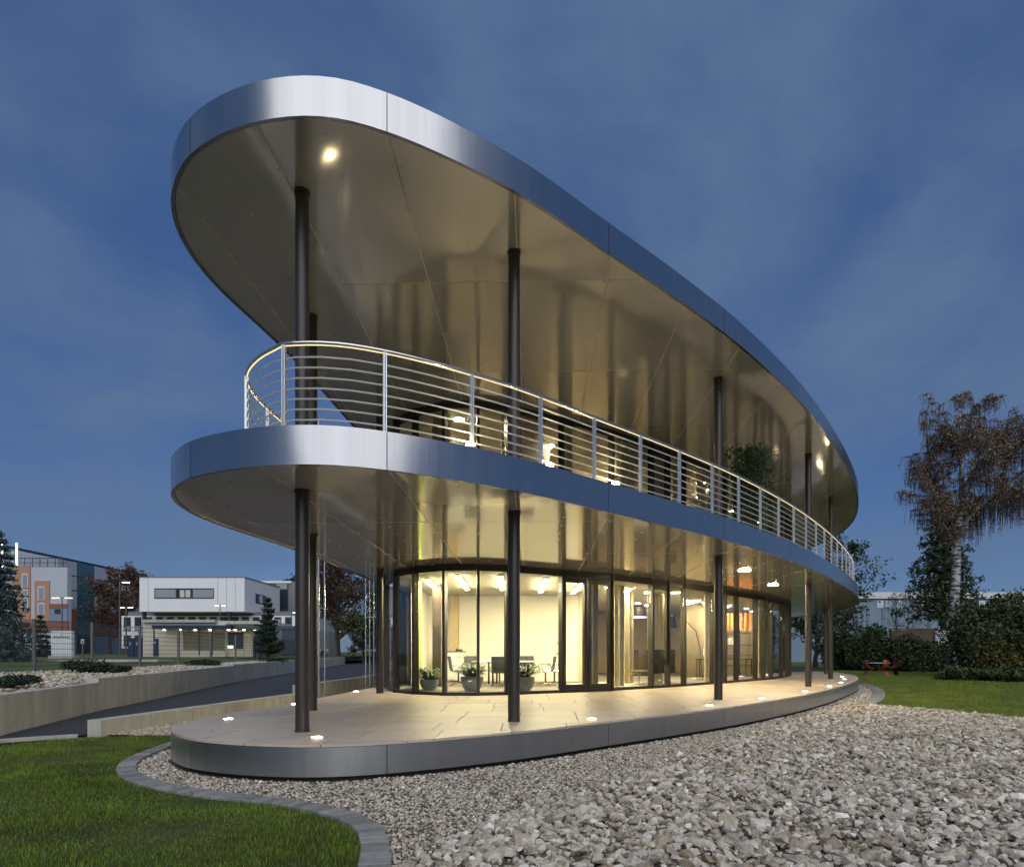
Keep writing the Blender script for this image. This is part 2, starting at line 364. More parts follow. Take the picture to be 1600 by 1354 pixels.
for w_ in [o for o in COL.objects if o.name.startswith('retaining_wall')]:
    for k in range(14):
        a, b_ = WALL_PTS[1], WALL_PTS[2]; t_ = (k+.5)/14; c = (a[0]+(b_[0]-a[0])*t_, a[1]+(b_[1]-a[1])*t_); l = math.hypot(b_[0]-a[0], b_[1]-a[1]); n_ = ((b_[1]-a[1])/l, -(b_[0]-a[0])/l)
        for z in (.2, .5):
            if k % 3 == 0: m = MB(); m.tube([(c[0]+n_[0]*.136, c[1]+n_[1]*.136, z), (c[0]+n_[0]*.1405, c[1]+n_[1]*.1405, z)], .018, 10); B('tie_plug', m, M('tie_plug_grey',(.2,.19,.165),.8), w_)
sett_m = M('grey_sett', (.25,.245,.235), .85, 0, .2, 14, .002, 60)
def per_piece(m, lo, hi):
    """each object that carries the material gets its own shade"""
    t = m.node_tree; b = t.nodes['Principled BSDF']; src = b.inputs['Base Color'].links[0].from_socket
    oi = t.nodes.new('ShaderNodeObjectInfo'); mr = t.nodes.new('ShaderNodeMapRange'); mr.inputs[3].default_value = lo; mr.inputs[4].default_value = hi
    t.links.new(oi.outputs['Random'], mr.inputs[0]); v = t.nodes.new('ShaderNodeVectorMath'); v.operation = 'SCALE'
    t.links.new(src, v.inputs[0]); t.links.new(mr.outputs[0], v.inputs['Scale']); t.links.new(v.outputs[0], b.inputs['Base Color'])
per_piece(sett_m, .72, 1.2); per_piece(tile_m, .89, 1.07); per_piece(fascia_m, .95, 1.05); per_piece(plinth_m, .94, 1.06); per_piece(soffit_m, .94, 1.05); per_piece(concrete_m, .93, 1.05); per_piece(lowcon_m, .92, 1.06)
def setts(path, width, pitch, side, name):
    e = empty(name); tag(e, kind='structure')
    s = arclen(path); k = 0; x = 0.0
    while x+pitch < s[-1]:
        a = at_s(path, s, x+.006); b = at_s(path, s, x+pitch-.006); l = math.hypot(b[0]-a[0], b[1]-a[1]) or 1
        n = (-(b[1]-a[1])/l*side, (b[0]-a[0])/l*side)
        # inner pair follows the path so that neighbours stay parallel at the joints
        w = width*(1+rng.uniform(-.03,.03)); h = .045+rng.uniform(-.004,.004)
        q = [a, b, (b[0]+n[0]*w, b[1]+n[1]*w), (a[0]+n[0]*w, a[1]+n[1]*w)]
        ch = .006; c = (sum(p[0] for p in q)/4, sum(p[1] for p in q)/4)
        if area(q) < 0: q = q[::-1]
        t = [(p[0]+(c[0]-p[0])*.06, p[1]+(c[1]-p[1])*.06) for p in q]
        mb = MB(); mb.add([(p[0],p[1],-.03) for p in q]+[(p[0],p[1],h-ch) for p in q]+[(p[0],p[1],h) for p in t],
            [(4,0,1,5),(5,1,2,6),(6,2,3,7),(7,3,0,4),(8,4,5,9),(9,5,6,10),(10,6,7,11),(11,7,4,8),(8,9,10,11)])
        B('paver', mb, sett_m, e); x += pitch; k += 1
    return e
setts(KERB_L, .21, .125, 1, 'sett_kerb')
setts(KERB_R, .36, .3, -1, 'sett_kerb')
# ------------------------------------------------------------------ the office building
ZT, ZS1, ZB, ZS2, ZR = .42, 3.52, 3.93, 7.36, 7.79
bld = tag(empty('office_building', (0,0,0)), 'two storey office pavilion with rounded metal roof, curved balcony and glass walls', 'building')
U = Vector((1, -.03)).normalized(); V = Vector((.03, 1)).normalized()
O0 = Vector((-1.42, 7.27))
def cells(poly, du, dv, u0, v0, gap, stagger=None, dmax=99):
    res = []
    us = [(p[0]-O0.x)*U.x+(p[1]-O0.y)*U.y for p in poly]; vs = [(p[0]-O0.x)*V.x+(p[1]-O0.y)*V.y for p in poly]
    for j in range(math.floor((min(vs)-v0)/dv), math.ceil((max(vs)-v0)/dv)):
        row = clip(clip(poly, V.x, V.y, V.dot(O0)+v0+(j+1)*dv-gap), -V.x, -V.y, -(V.dot(O0)+v0+j*dv+gap))
        if len(row) < 3: continue
        sh = stagger(j) if stagger else 0
        for i in range(math.floor((min(us)-u0)/du)-1, math.ceil((max(us)-u0)/du)+1):
            a = U.dot(O0)+u0+sh+i*du
            c = clip(clip(row, U.x, U.y, a+du-gap), -U.x, -U.y, -(a+gap))
            if len(c) >= 3 and abs(area(c)) > .004:
                if sum(p[1] for p in c)/len(c) < dmax: res.append((i, j, c))
    return res
# terrace: dark core, paving slabs, edge panels
core = inset(OUT, .09)
m = MB(); m.prism(core, -.05, ZT-.035); terrace = B('terrace', m, dark_m, bld)
GL_PTS = [(-3.05,38),(-3.3,30),(-3.55,22),(-3.62,18.6),(-3.28,16.9),(-2.5,15.75),(-1.6,15.15),(-.82,15.1),(-.16,15.3),(.57,15.75),(1.33,16.25),(2.71,17.15),(3.96,18.2),(5.3,19.45),(7.7,22.0),(9.5,24.0),(10.9,25.9),(12.4,28.6),(13.3,31.5),(13.6,35),(12.6,38.4),(10,40.5),(5,41.3),(0,40.8),(-2.4,39.8)]
GL = catmull(GL_PTS, True, .12)
if area(GL) < 0: GL = GL[::-1]
slab_poly = inset(OUT, .004)
srng = random.Random(3)
offs = {}
def stag(j):
    if j not in offs: offs[j] = srng.uniform(0, .9)
    return offs[j]
GL_CORE = inset(GL, .5)
for i, j, c in cells(slab_poly, .9, .9, .0, .2, .0055, stag, 34):
    xs = np.array([p[0] for p in c]); ys = np.array([p[1] for p in c])
    cx, cyy = xs.mean(), ys.mean()
    if inside(GL_CORE, xs, ys).all(): continue
    mb = MB(); mb.prism(c, ZT-.03, ZT-rng.random()*.002); B('paving_slab', mb, tile_m, terrace)
def band(name, parent, z0, z1, th, first, spans, back=.004):
    """edge panels that follow the outline; first/spans give the joints"""
    k = first
    ends = [k]
    while k < OS[-1]-6: k += spans; ends.append(k)
    lo = first
    pre = []
    while lo > 8: lo -= spans; pre.append(lo)
    return sorted(pre)+ends
S2 = s_near(-1.43,7.27); S1 = s_near(-3.82,7.72); S3 = s_near(1.42,9.46)
joints = [S1-3.5*k for k in range(9, 0, -1) if S1-3.5*k > 0] + [S1, S2, S3]
while joints[-1] < OS[-1]-4: joints.append(joints[-1]+3.45)
def edge_panels(parent, z0, z1, th=.05, gap=.005, mat=None):
    js = [0]+joints+[OS[-1]] if joints[0] > .5 else joints+[OS[-1]]
    for a, b in zip(js[:-1], js[1:]):
        if b-a < .1: continue
        mb = MB(); strip(mb, sub(OUTC, OS, a+gap, b-gap), z0, z1, th, 1)
        B('edge_panel', mb, mat or fascia_m, parent, True)
plinth = terrace
edge_panels(terrace, .06, ZT-.034, .03, mat=plinth_m)
# thin shadow trim at the very edge below slabs is the dark core itself
def slab(name, z0, z1):
    m = MB(); m.prism(inset(OUT, .055), z0+.04, z1-.03); return B(name, m, dark_m, bld)
balcony = slab('balcony', ZS1, ZB); edge_panels(balcony, ZS1-.012, ZB+.012)
roof = slab('roof', ZS2, ZR); edge_panels(roof, ZS2-.012, ZR)
m = MB(); m.prism(inset(OUT, .10), ZB-.03, ZB-.002); bf = B('balcony_floor', m, M('balcony_paving', (.50,.44,.36), .5, 0, .1, 1.5), balcony)
m = MB(); m.prism(inset(OUT, .06), ZR-.03, ZR-.012); B('roof_sheet', m, M('roof_membrane', (.3,.3,.3), .8), roof)
# drip lip below each edge: thin dark shadow gap between edge panel and soffit
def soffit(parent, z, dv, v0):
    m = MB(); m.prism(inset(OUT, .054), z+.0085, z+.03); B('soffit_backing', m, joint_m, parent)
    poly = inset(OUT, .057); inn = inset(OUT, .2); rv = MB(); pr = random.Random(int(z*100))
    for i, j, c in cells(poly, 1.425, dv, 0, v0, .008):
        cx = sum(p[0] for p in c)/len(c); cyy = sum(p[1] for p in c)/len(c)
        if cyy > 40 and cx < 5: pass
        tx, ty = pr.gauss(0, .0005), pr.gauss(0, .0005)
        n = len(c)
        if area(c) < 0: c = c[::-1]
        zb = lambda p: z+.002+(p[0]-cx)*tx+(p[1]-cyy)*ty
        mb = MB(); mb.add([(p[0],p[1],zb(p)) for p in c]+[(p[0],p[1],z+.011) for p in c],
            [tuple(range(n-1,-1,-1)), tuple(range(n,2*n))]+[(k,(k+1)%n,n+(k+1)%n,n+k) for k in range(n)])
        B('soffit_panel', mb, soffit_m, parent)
        # screw heads along both long sides and down the middle
        a = O0+U*(i*1.425)+V*(v0+j*dv)
        if a.y > 17: continue
        qs = [a+U*uu+V*((k+.5)*dv/5 if uu == .7125 else .06+k*(dv-.12)/4) for uu in (.045, .7125, 1.38) for k in range(5)]
        qx = [q.x for q in qs]; qy = [q.y for q in qs]
        for q, ok in zip(qs, inside(inn, qx, qy) & ~inside(GL, qx, qy)):
            if ok:
                rv.add([(q.x+.011*math.cos(t*math.pi/3), q.y+.011*math.sin(t*math.pi/3), z-.004) for t in range(6)]+[(q.x+.014*math.cos(t*math.pi/3), q.y+.014*math.sin(t*math.pi/3), z+.002) for t in range(6)],
                    [(5,4,3,2,1,0)]+[(t,(t+1)%6,6+(t+1)%6,6+t) for t in range(6)])
    tag(B('screw_heads', rv, M('screw_head', (.60,.54,.43), .5, .2), parent), kind='stuff')
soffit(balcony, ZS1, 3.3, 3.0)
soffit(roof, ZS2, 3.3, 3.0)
# columns
COLS = [(-2.70,8.24),(.03,9.48),(4.46,13.84),(8.86,19.14),(12.2,24.5),(15.0,30.6),(-3.52,11.27),(-3.30,15.98),(-3.35,21.5)]
for x, y in COLS:
    for z0, z1 in ((ZT, ZS1), (ZB, ZS2)):
        m = MB(); m.cyl(x, y, z0-.01, z1+.01, .089, 28); c = B('column', m, col_m, bld, True)
        m = MB(); m.cyl(x, y, z1-.035, z1-.001, .101, 28); B('collar', m, col_m, c, True)
        m = MB(); m.cyl(x, y, z0-.005, z0+.012, .097, 28); B('base_ring', m, col_m, c, True)
# glass walls
def ray_s(poly, ps, px):
    k = (px-800)/F
    for i in range(len(poly)-1):
        a = poly[i][0]-k*poly[i][1]; b = poly[i+1][0]-k*poly[i+1][1]
        if a <= 0 < b: return ps[i]+(ps[i+1]-ps[i])*a/(a-b)
gi = min(range(len(GL)), key=lambda i: (GL[i][0]+2.4)**2+(GL[i][1]-39.8)**2); GL = GL[gi:]+GL[:gi]; GLC = GL+[GL[0]]; GS = arclen(GLC)
# the visible front begins at the left corner
front_px = [619,649,695,747,792,877,955,1017,1043,1068,1113,1132,1150,1180,1192,1204,1220,1229,1237,1245]
fs = []
for px in front_px:
    s = ray_s([p for p in GLC], GS, px)
    if s and (not fs or s > fs[-1]+.25): fs.append(s)
corner = GS[min(range(len(GL)), key=lambda i: (GL[i][0]+3.6)**2+(GL[i][1]-18.4)**2)]
left = list(np.arange(corner, 1.0, -1.35))[::-1]
rest = list(np.arange(fs[-1]+1.3, GS[-1]-.6, 1.3))
MUL = left+[s for s in fs if s > corner+.3]+rest
MUL = sorted(MUL)
PTS = [at_s(GLC, GS, s) for s in MUL]
DOOR = None
def facade(parent_name, z0, z1, gm, door_px=None):
    fac = MB(); sil = MB(); n = len(PTS)
    for i in range(n):
        a, b = PTS[i], PTS[(i+1)%n]; l = math.hypot(b[0]-a[0], b[1]-a[1]); ux = ((b[0]-a[0])/l, (b[1]-a[1])/l); uy = (-ux[1], ux[0])
        c = ((a[0]+b[0])/2, (a[1]+b[1])/2)
        fac.obox(c, ux, uy, l/2+.02, .05, z1-.16, z1+.02); sil.obox(c, ux, uy, l/2+.02, .05, z0-.01, z0+.075)
    fo = empty(parent_name, parent=bld); B('head_rail', fac, frame_m, fo); B('sill_rail', sil, frame_m, fo)
    for i in range(n):
        a, b = PTS[i], PTS[(i+1)%n]; l = math.hypot(b[0]-a[0], b[1]-a[1]); ux = ((b[0]-a[0])/l, (b[1]-a[1])/l); uy = (-ux[1], ux[0])
        c = ((a[0]+b[0])/2, (a[1]+b[1])/2)
        pa = PTS[i-1]; tx, ty = b[0]-pa[0], b[1]-pa[1]; tl = math.hypot(tx,ty); tu = (tx/tl, ty/tl)
        mb = MB(); mb.obox(a, tu, (-tu[1],tu[0]), .032, .085, z0+.0, z1-.001); B('mullion', mb, frame_m, fo)
        mb = MB(); mb.obox(c, ux, uy, l/2-.034, .012, z0+.076, z1-.161); B('pane', mb, gm, fo)
        px = 800+F*c[0]/c[1]
        if door_px and abs(px-door_px) < 30 and c[1] < 19:           # double leaf door between two mullions
            for sgn in (-1, 1):
                q = (c[0]+ux[0]*sgn*l/4, c[1]+ux[1]*sgn*l/4); mb = MB(); w = l/4-.03
                for t in (-1, 1): mb.obox((q[0]+ux[0]*t*(w-.04), q[1]+ux[1]*t*(w-.04)), ux, uy, .05, .045, z0+.078, z1-.165)
                mb.obox(q, ux, uy, w-.09, .044, z0+.079, z0+.20); mb.obox(q, ux, uy, w-.09, .044, z1-.30, z1-.166)
                B('door_leaf', mb, frame_m, fo)
            mb = MB(); hp = (c[0]+ux[0]*.09-uy[0]*.09, c[1]+ux[1]*.09-uy[1]*.09); mb.cyl(hp[0], hp[1], z0+.85, z0+1.35, .014, 8); B('door_handle', mb, steel_m, fo)
        if px > 1017 and px < 1043 and c[1] < 24:                     # tilt window with sill bar
            mb = MB(); mb.obox(c, ux, uy, l/2-.03, .045, z0+.70, z0+.82)
            for t in (-1, 1): mb.obox((c[0]+ux[0]*t*(l/2-.07), c[1]+ux[1]*t*(l/2-.07)), ux, uy, .04, .044, z0+.825, z1-.165)
            mb.obox(c, ux, uy, l/2-.12, .043, z1-.28, z1-.165); B('window_sash', mb, frame_m, fo)
    return fo
fac1 = facade('glass_wall', ZT, ZS1, glass_m, 916)
fac2 = facade('glass_wall', ZB, ZS2, glass2_m, None)
# interior shell
GIN = inset(GL, .10)
m = MB(); m.prism(GIN, ZT-.02, .445); B('interior_floor', m, carpet_m, bld)
m = MB(); m.prism(GIN, 3.40, 3.505); B('interior_ceiling', m, ceil_m, bld)
m = MB(); m.prism(GIN, ZB+.002, 3.965); B('interior_floor', m, carpet_m, bld)
m = MB(); m.prism(GIN, 7.26, 7.345); B('interior_ceiling', m, ceil_m, bld)
beige_m = M('beige_interior', (.50,.44,.33), .8, 0, .04, 1)
def wall(pts, z0, z1, mat, th=.12, name='interior_wall'):
    m = MB(); strip(m, pts, z0, z1, th, 1); return B(name, m, mat, bld)
Z0, Z1 = .446, 3.399
wall([(2.35,22.2),(-2.9,22.2)], Z0, Z1, wallw_m)                    # meeting room back wall
wall([(-3.0,22.1),(-3.0,19.0)], Z0, Z1, wallw_m)                    # its left return
m = MB(); m.obox((-1.98,21.95), (1,0), (0,1), .15, .12, Z0, Z1); B('pilaster', m, M('wood_pilaster', (.50,.40,.23), .6, 0, .12, 6), bld)
m = MB(); m.box(-2.60,-2.50,17.0,17.7,Z0,Z1-.002); B('lime_panel', m, M('lime_paint', (.36,.40,.08), .6), bld)
wall([(2.55,26.5),(2.40,22.3)], Z0, Z1, beige_m)
lobby_m = M('lobby_wall_dimmed', (.36,.29,.18), .7, 0, .15, 2)  # wall colour darkened to stand in for dimmer light in the lobby
wall([(12.2,31.5),(4.0,31.5),(2.5,27)], Z0, Z1, lobby_m)
wall([(6.9,25.6),(8.6,27.6),(8.6,31)], Z0, Z1, lobby_m)
wall([(-3.0,27),(2.4,27)], Z0, Z1, beige_m)
dkw = M('dark_timber', (.05,.035,.025), .5, 0, .2, 5)
# upper storey rooms
ZU0, ZU1 = 3.966, 7.259
wall([(12.0,33),(10.2,28.5),(6.5,24.2),(3.2,21.3),(.5,19.4),(-1.2,19.2),(-2.2,20.5),(-2.2,33)], ZU0, ZU1, beige_m)
for (x, y) in ((.1,15.9),(3.0,18.0),(6.1,20.9)):
    q = (x+.9, y+2.2); l = math.hypot(.9, 2.2); u = (.9/l, 2.2/l)
    m = MB(); m.obox(((x+q[0])/2,(y+q[1])/2), u, (-u[1],u[0]), l/2, .06, ZU0, ZU1); B('partition', m, beige_m, bld)
# lamps: linear luminaires of the meeting room; last strips added to brighten the lobby
for x, y0, y1 in ((-2.25,16.9,19.6),(-1.35,16.0,19.4),(-.3,16.1,19.4),(.9,16.7,20.2),(1.95,17.4,20.6),(3.55,19.2,21.4),(5.2,21.3,23.4),(6.9,23.6,25.2),(8.9,26.2,28.0)):
    m = MB(); m.box(x-.06,x+.06,y0,y1,3.345,3.40-.001); c = B('ceiling_lamp', m, M('lamp_body',(.7,.7,.7),.5), bld)
    m = MB(); m.box(x-.05,x+.05,y0+.02,y1-.02,3.325,3.344); B('diffuser', m, lamp_m, c)
for x, y0, y1 in ((-1.75,17.2,18.4),(.75,17.3,18.6),(3.6,19.4,20.7),(6.9,22.6,23.8)):  # strips added to light the upper rooms so the glazing reads
    m = MB(); m.box(x-.06,x+.06,y0,y1,7.205,7.259); c = B('ceiling_lamp', m, M('lamp_body',(.7,.7,.7),.5), bld)
    m = MB(); m.box(x-.05,x+.05,y0+.02,y1-.02,7.185,7.204); B('diffuser', m, EM('lamp_upper_fill', (1.0,.82,.52), 40), c)
def downlight(x, y, z, r, mat, parent):
    m = MB(); m.cyl(x, y, z-.012, z-.001, r*1.25, 16); c = B('downlight', m, M('lamp_body',(.7,.7,.7),.5), parent)
    m = MB(); m.cyl(x, y, z-.02, z-.0125, r, 16); B('lamp_disc', m, mat, c)
for x, y in ((4.4,20.8),(5.5,23.5),(4.2,24.5),(5.6,26.5),(4.8,28.5),(6.6,24.2),(7.6,25.2),(9.2,27.5),(10.4,28.4),(9.6,30),(6.6,28.5),(11.4,30.3),(-.5,24.5),(1.2,25),(5.2,22.2),(3.6,22.8),(8.4,26.3),(5.0,25.4)):  # lobby downlights, the last few added only to brighten it
    downlight(x, y, 3.40, .085, down_m, bld)
for px, py in ((717,656),(858,697),(973,731),(1095,755)):
    x, y = pz(px, py, 7.24); downlight(x, y, 7.26, .13, down_m, bld)
for x, y in ((9.0,26.3),(11.0,28.6)): downlight(x, y, 7.26, .085, down_m, bld)
# soffit downlights outside
for px, py in ((1163,890),(1208,913)):
    x, y = pz(px, py, ZS1); downlight(x, y, ZS1, .14, down_m, balcony)
# floor lights of the terrace
for px, py in ((495,1152),(357,1123),(461,1100),(556,1080),(925,1123),(1109,1102),(1190,1091),(1258,1080),(1296,1072),(1314,1066),(1319,1060.5),(1316,1056.5)):
    x, y = pz(px, py, ZT); r = .062
    m = MB(); m.cyl(x, y, ZT-.01, ZT+.006, r*1.15, 20); c = B('floor_light', m, steel_m, terrace)
    m = MB(); m.cyl(x, y, ZT+.0065, ZT+.011, r, 20); B('lens', m, flr_m, c)
for x, y in ((-3.44,12.06),(-2.85,16.3),(14.0,28.3),(15.2,31.6),(10.6,22.6),(7.1,17.4),(3.9,13.2),(.7,10.1),(-3.0,20.5)):
    m = MB(); m.cyl(x, y, ZB-.003, ZB+.006, .08, 20); c = B('floor_light', m, steel_m, balcony)
    m = MB(); m.cyl(x, y, ZB+.0065, ZB+.011, .07, 20); B('lens', m, flr2_m if (x, y) != (-3.44,12.06) else flr_m, c)
# balcony edge uplights
for px, py in ((735,697),(858,730),(962,757)):
    x, y = pz(px, py, ZB+.05)
    m = MB(); m.lathe(x, y, [(.055,ZB-.002),(.06,ZB+.03),(.05,ZB+.05)], 14); c = B('edge_light', m, steel_m, balcony)
    m = MB(); m.lathe(x, y, [(.05,ZB+.0505),(.055,ZB+.07),(.04,ZB+.09)], 14); B('lens', m, EM('lamp_edge', (1,.84,.55), 90), c)
# railing
inr = inset(OUT, .17)
sN = s_near(-2.57,7.15); sF = s_near(15.9,30.5)
idx = [i for i in range(len(OUT)) if sN <= OS[i] <= sF]
path = [(-3.02,16.2),(-3.2,13.5)]
path = catmull([(-2.9,19.5),(-3.05,16),(-3.25,13),(-3.4,10.6),(-3.5,9.3),(-3.49,8.6),(-3.33,8.03),(-3.02,7.6),inr[idx[0]]], False, .12)[:-1]+[inr[i] for i in idx]
rs = arclen(path); sA = rs[min(range(len(path)), key=lambda i: (path[i][0]+1.43)**2+(path[i][1]-7.42)**2)]
ZH = ZB+1.0
rl = MB(); rl.tube([(p[0],p[1],ZH) for p in path], .022, 10); railing = B('railing', rl, steel_m, bld, True)
m = MB(); strip(m, inset(path[:1]+path[1:], 0)[1:-1], ZH-.0275, ZH-.0225, .014, 1); B('light_strip', m, led_m, railing)
for k in range(7):
    m = MB(); m.tube([(p[0],p[1],ZB+.13+k*.118) for p in path[::2]],  .010, 6); B('rail_bar', m, bar_m, railing, True)
s = sA-1.14*9
while s < rs[-1]:
    if s > .2:
        p = at_s(path, rs, s); q = at_s(path, rs, min(rs[-1], s+.05)); l = math.hypot(q[0]-p[0], q[1]-p[1]) or 1; u = ((q[0]-p[0])/l, (q[1]-p[1])/l)
        m = MB()
        m.obox(p, u, (-u[1],u[0]), .007, .024, ZB-.003, ZH-.018)
        m.obox((p[0]+u[0]*.026, p[1]+u[1]*.026), u, (-u[1],u[0]), .007, .024, ZB-.003, ZH-.018)
        po = B('post', m, postm, railing)
        m = MB(); m.obox((p[0]+u[0]*.013, p[1]+u[1]*.013), u, (-u[1],u[0]), .05, .05, ZB-.001, ZB+.01); B('foot_plate', m, postm, po)
    s += 1.14
# slim vertical rods that run past the floors on the left side
for (x, y) in ((-4.86,16.1),(-4.83,16.5),(-4.62,20.2),(-4.50,20.25),(-4.38,20.3)):
    m = MB(); m.cyl(x, y, 0, 7.3, .022, 10); r_ = B('facade_rod', m, steel_m, bld, True)
    for z in (1.5, 2.55, 4.6, 5.8):
        m = MB(); m.obox((x+.02,y), (1,0), (0,1), .07, .008, z, z+.016); B('rod_clip', m, steel_m, r_)
# ------------------------------------------------------------------ furniture seen through the glass
mesh_m = M('black_mesh', (.03,.03,.03), .7)
sling_m = bpy.data.materials.new('open_mesh_weave'); sling_m.use_nodes = True; t = sling_m.node_tree; b = t.nodes['Principled BSDF']; b.inputs['Base Color'].default_value = (.03,.03,.03,1); b.inputs['Alpha'].default_value = .86; alu_m = M('polished_aluminium', (.75,.75,.74), .18, 1, .03)
def office_chair(x, y, rz, label):
    e = tag(empty('office_chair', (x, y, .446), rz), label, 'chair', 'chairs round the meeting table')
    if 'oc' not in MATS:
        MATS['oc'] = 1
        m = MB()                                                   # sling seat: S profile with thickness, mesh between side rails
        prof = [(.24,.43),(.20,.455),(.05,.44),(-.14,.43),(-.20,.46),(-.235,.56),(-.255,.72),(-.285,.88)]
        for (a, b) in zip(prof[:-1], prof[1:]):
            d = Vector((b[0]-a[0], b[1]-a[1])).normalized(); n = Vector((-d.y, d.x))*.006
            m.add([(-.23,a[0]-n.x,a[1]-n.y),(.23,a[0]-n.x,a[1]-n.y),(.23,b[0]-n.x,b[1]-n.y),(-.23,b[0]-n.x,b[1]-n.y),
                   (-.23,a[0]+n.x,a[1]+n.y),(.23,a[0]+n.x,a[1]+n.y),(.23,b[0]+n.x,b[1]+n.y),(-.23,b[0]+n.x,b[1]+n.y)],
                  [(3,2,1,0),(4,5,6,7),(0,1,5,4),(1,2,6,5),(2,3,7,6),(3,0,4,7)])
        office_chair.seat = m.mesh('seat')
        office_chair.rails = []
        for s in (-1, 1):
            m = MB(); m.tube([(s*.245,p[0],p[1]) for p in prof], .014, 6); office_chair.rails.append(m.mesh('side_rail'))
        office_chair.arms = []
        for s in (-1, 1):
            m = MB(); m.tube([(s*.25,.12,.44),(s*.275,.17,.64),(s*.275,.10,.655),(s*.275,-.12,.65),(s*.25,-.235,.56)], .011, 6); office_chair.arms.append(m.mesh('armrest'))
        m = MB(); m.cyl(0,0,.10,.42,.026,10); m.obox((0,0),(1,0),(0,1),.2,.03,.40,.43); office_chair.stem = m.mesh('stem')
        m = MB()
        for k in range(4):
            t = k*math.pi/2+.6; m.tube([(0,0,.11),(.16*math.cos(t),.16*math.sin(t),.085),(.31*math.cos(t),.31*math.sin(t),.055)], [.025,.02,.014], 6); m.cyl(.31*math.cos(t),.31*math.sin(t),0.002,.055,.022,8)
        office_chair.base = m.mesh('star_base')
    link('seat', office_chair.seat, sling_m, e)
    for q in office_chair.rails: link('side_rail', q, alu_m, e)
    for q in office_chair.arms: link('armrest', q, alu_m, e)
    link('stem', office_chair.stem, M('chair_stem', (.05,.05,.05), .4), e); link('star_base', office_chair.base, alu_m, e)
    return e
office_chair(-1.58, 18.9, R(-75), 'black mesh chair at the cabinet end of the meeting table')
office_chair(-1.15, 19.9, R(-150), 'black mesh chair behind the meeting table next to the cabinet')
office_chair(-.35, 18.05, R(5), 'black mesh chair with its back to the window, in front of the meeting table')
office_chair(.45, 20.1, R(180), 'black mesh chair behind the meeting table, half hidden by the terrace column')
office_chair(.98, 18.7, R(78), 'black mesh chair at the table end beside the wall switches, nearer to the table')
office_chair(1.28, 19.3, R(95), 'black mesh chair at the table end beside the wall switches, farther from the table')
t_ = tag(empty('meeting_table', (-.15, 19.05, .446)), 'oval white meeting table with dark legs in the bright glazed room', 'table')
m = MB(); pr = [(1.05*math.copysign(abs(math.cos(a))**.75, math.cos(a)), .58*math.copysign(abs(math.sin(a))**.8, math.sin(a))) for a in np.linspace(0, 2*math.pi, 48, endpoint=False)]
m.prism(pr, .715, .74); B('tabletop', m, M('table_white', (.75,.72,.63), .35, 0, .02), t_)
for s in (-1, 1):
    m = MB()
    for q in (-.12, 0, .12): m.cyl(s*.42+q, 0, .05, .7, .028, 10)
    m.obox((s*.42,0),(1,0),(0,1),.05,.35,.03,.06); m.obox((s*.42,0),(1,0),(0,1),.2,.06,.69,.714); B('pedestal', m, mesh_m, t_)
cab = tag(empty('sideboard', (-2.0, 21.55, .446)), 'white sideboard against the meeting room wall by the wooden pilaster', 'cabinet')
m = MB(); m.box(-.42,.42,-.24,.2,.06,1.0); B('carcass', m, wallw_m, cab)
for x0 in (-.41, .005):
    m = MB(); m.box(x0,x0+.405,-.262,-.242,.08,.66); B('cabinet_door', m, white_m, cab)
    m = MB(); m.box(x0,x0+.405,-.262,-.242,.67,.98); d_ = B('drawer', m, white_m, cab)
    m = MB(); m.box(x0+.15,x0+.26,-.28,-.263,.84,.855); B('handle', m, mesh_m, d_)
m = MB(); m.box(-.44,.44,-.27,.2,1.001,1.03); B('worktop', m, M('grey_top', (.12,.11,.1), .4), cab)
ph = tag(empty('telephone', (-1.78, 21.5, 1.477)), 'small black telephone standing on the white sideboard', 'telephone')
m = MB(); m.add([(-.11,-.1,0),(.11,-.1,0),(.11,.1,0),(-.11,.1,0),(-.11,-.1,.02),(.11,-.1,.02),(.11,.1,.07),(-.11,.1,.07)],[(3,2,1,0),(4,5,6,7),(0,1,5,4),(1,2,6,5),(2,3,7,6),(3,0,4,7)]); B('body', m, mesh_m, ph)
m = MB(); m.tube([(-.08,-.09,.05),(-.08,0,.075),(-.08,.09,.09)], .018, 8); B('handset', m, mesh_m, ph)
for z in (1.35, 1.72):
    m = MB(); m.box(1.52,1.60,22.06,22.075,z,z+.08); B('light_switch', m, M('switch_grey', (.35,.33,.28), .5), bld)
leaf_m = M('houseplant_leaf', (.028,.06,.012), .6, 0, .4, 12)
def planter(x, y, r, h, label, seed):
    e = tag(empty('planter', (x, y, .446)), label, 'planter'); q = random.Random(seed)
    m = MB(); m.lathe(0, 0, [(r*.55,0),(r*.85,h*.3),(r,h*.75),(r*1.0,h),(r*.9,h),(r*.88,h*.93)], 20); B('pot', m, M('grey_pot', (.30,.31,.32), .5), e, True)
    m = MB()
    for k in range(150):
        a = q.uniform(0, 6.283); l = q.uniform(.35,.72); up = q.uniform(.25,.95); w = q.uniform(.018,.034)
        p = Vector((math.cos(a)*r*.4*q.random(), math.sin(a)*r*.4*q.random(), h*.93)); d = Vector((math.cos(a), math.sin(a), 0)); s = Vector((-math.sin(a), math.cos(a), 0))
        pts = [p+d*(l*t*(1.15-up*.5))+Vector((0,0,l*up*(1.7*t-1.25*t*t))) for t in (0,.35,.7,1)]; ws = (w*.6,w,w*.8,.002)
        vs = []
        for c, ww in zip(pts, ws): vs += [c-s*ww, c+s*ww]
        m.add(vs, [(0,1,3,2),(2,3,5,4),(4,5,7,6)])
    tag(B('foliage', m, leaf_m, e), kind=None)
    return e
planter(-2.18, 16.85, .25, .28, 'low grey planter with leafy plant beside the lime green panel', 1)
planter(-1.02, 16.35, .29, .38, 'large grey planter with bushy plant in front of the meeting table', 2)
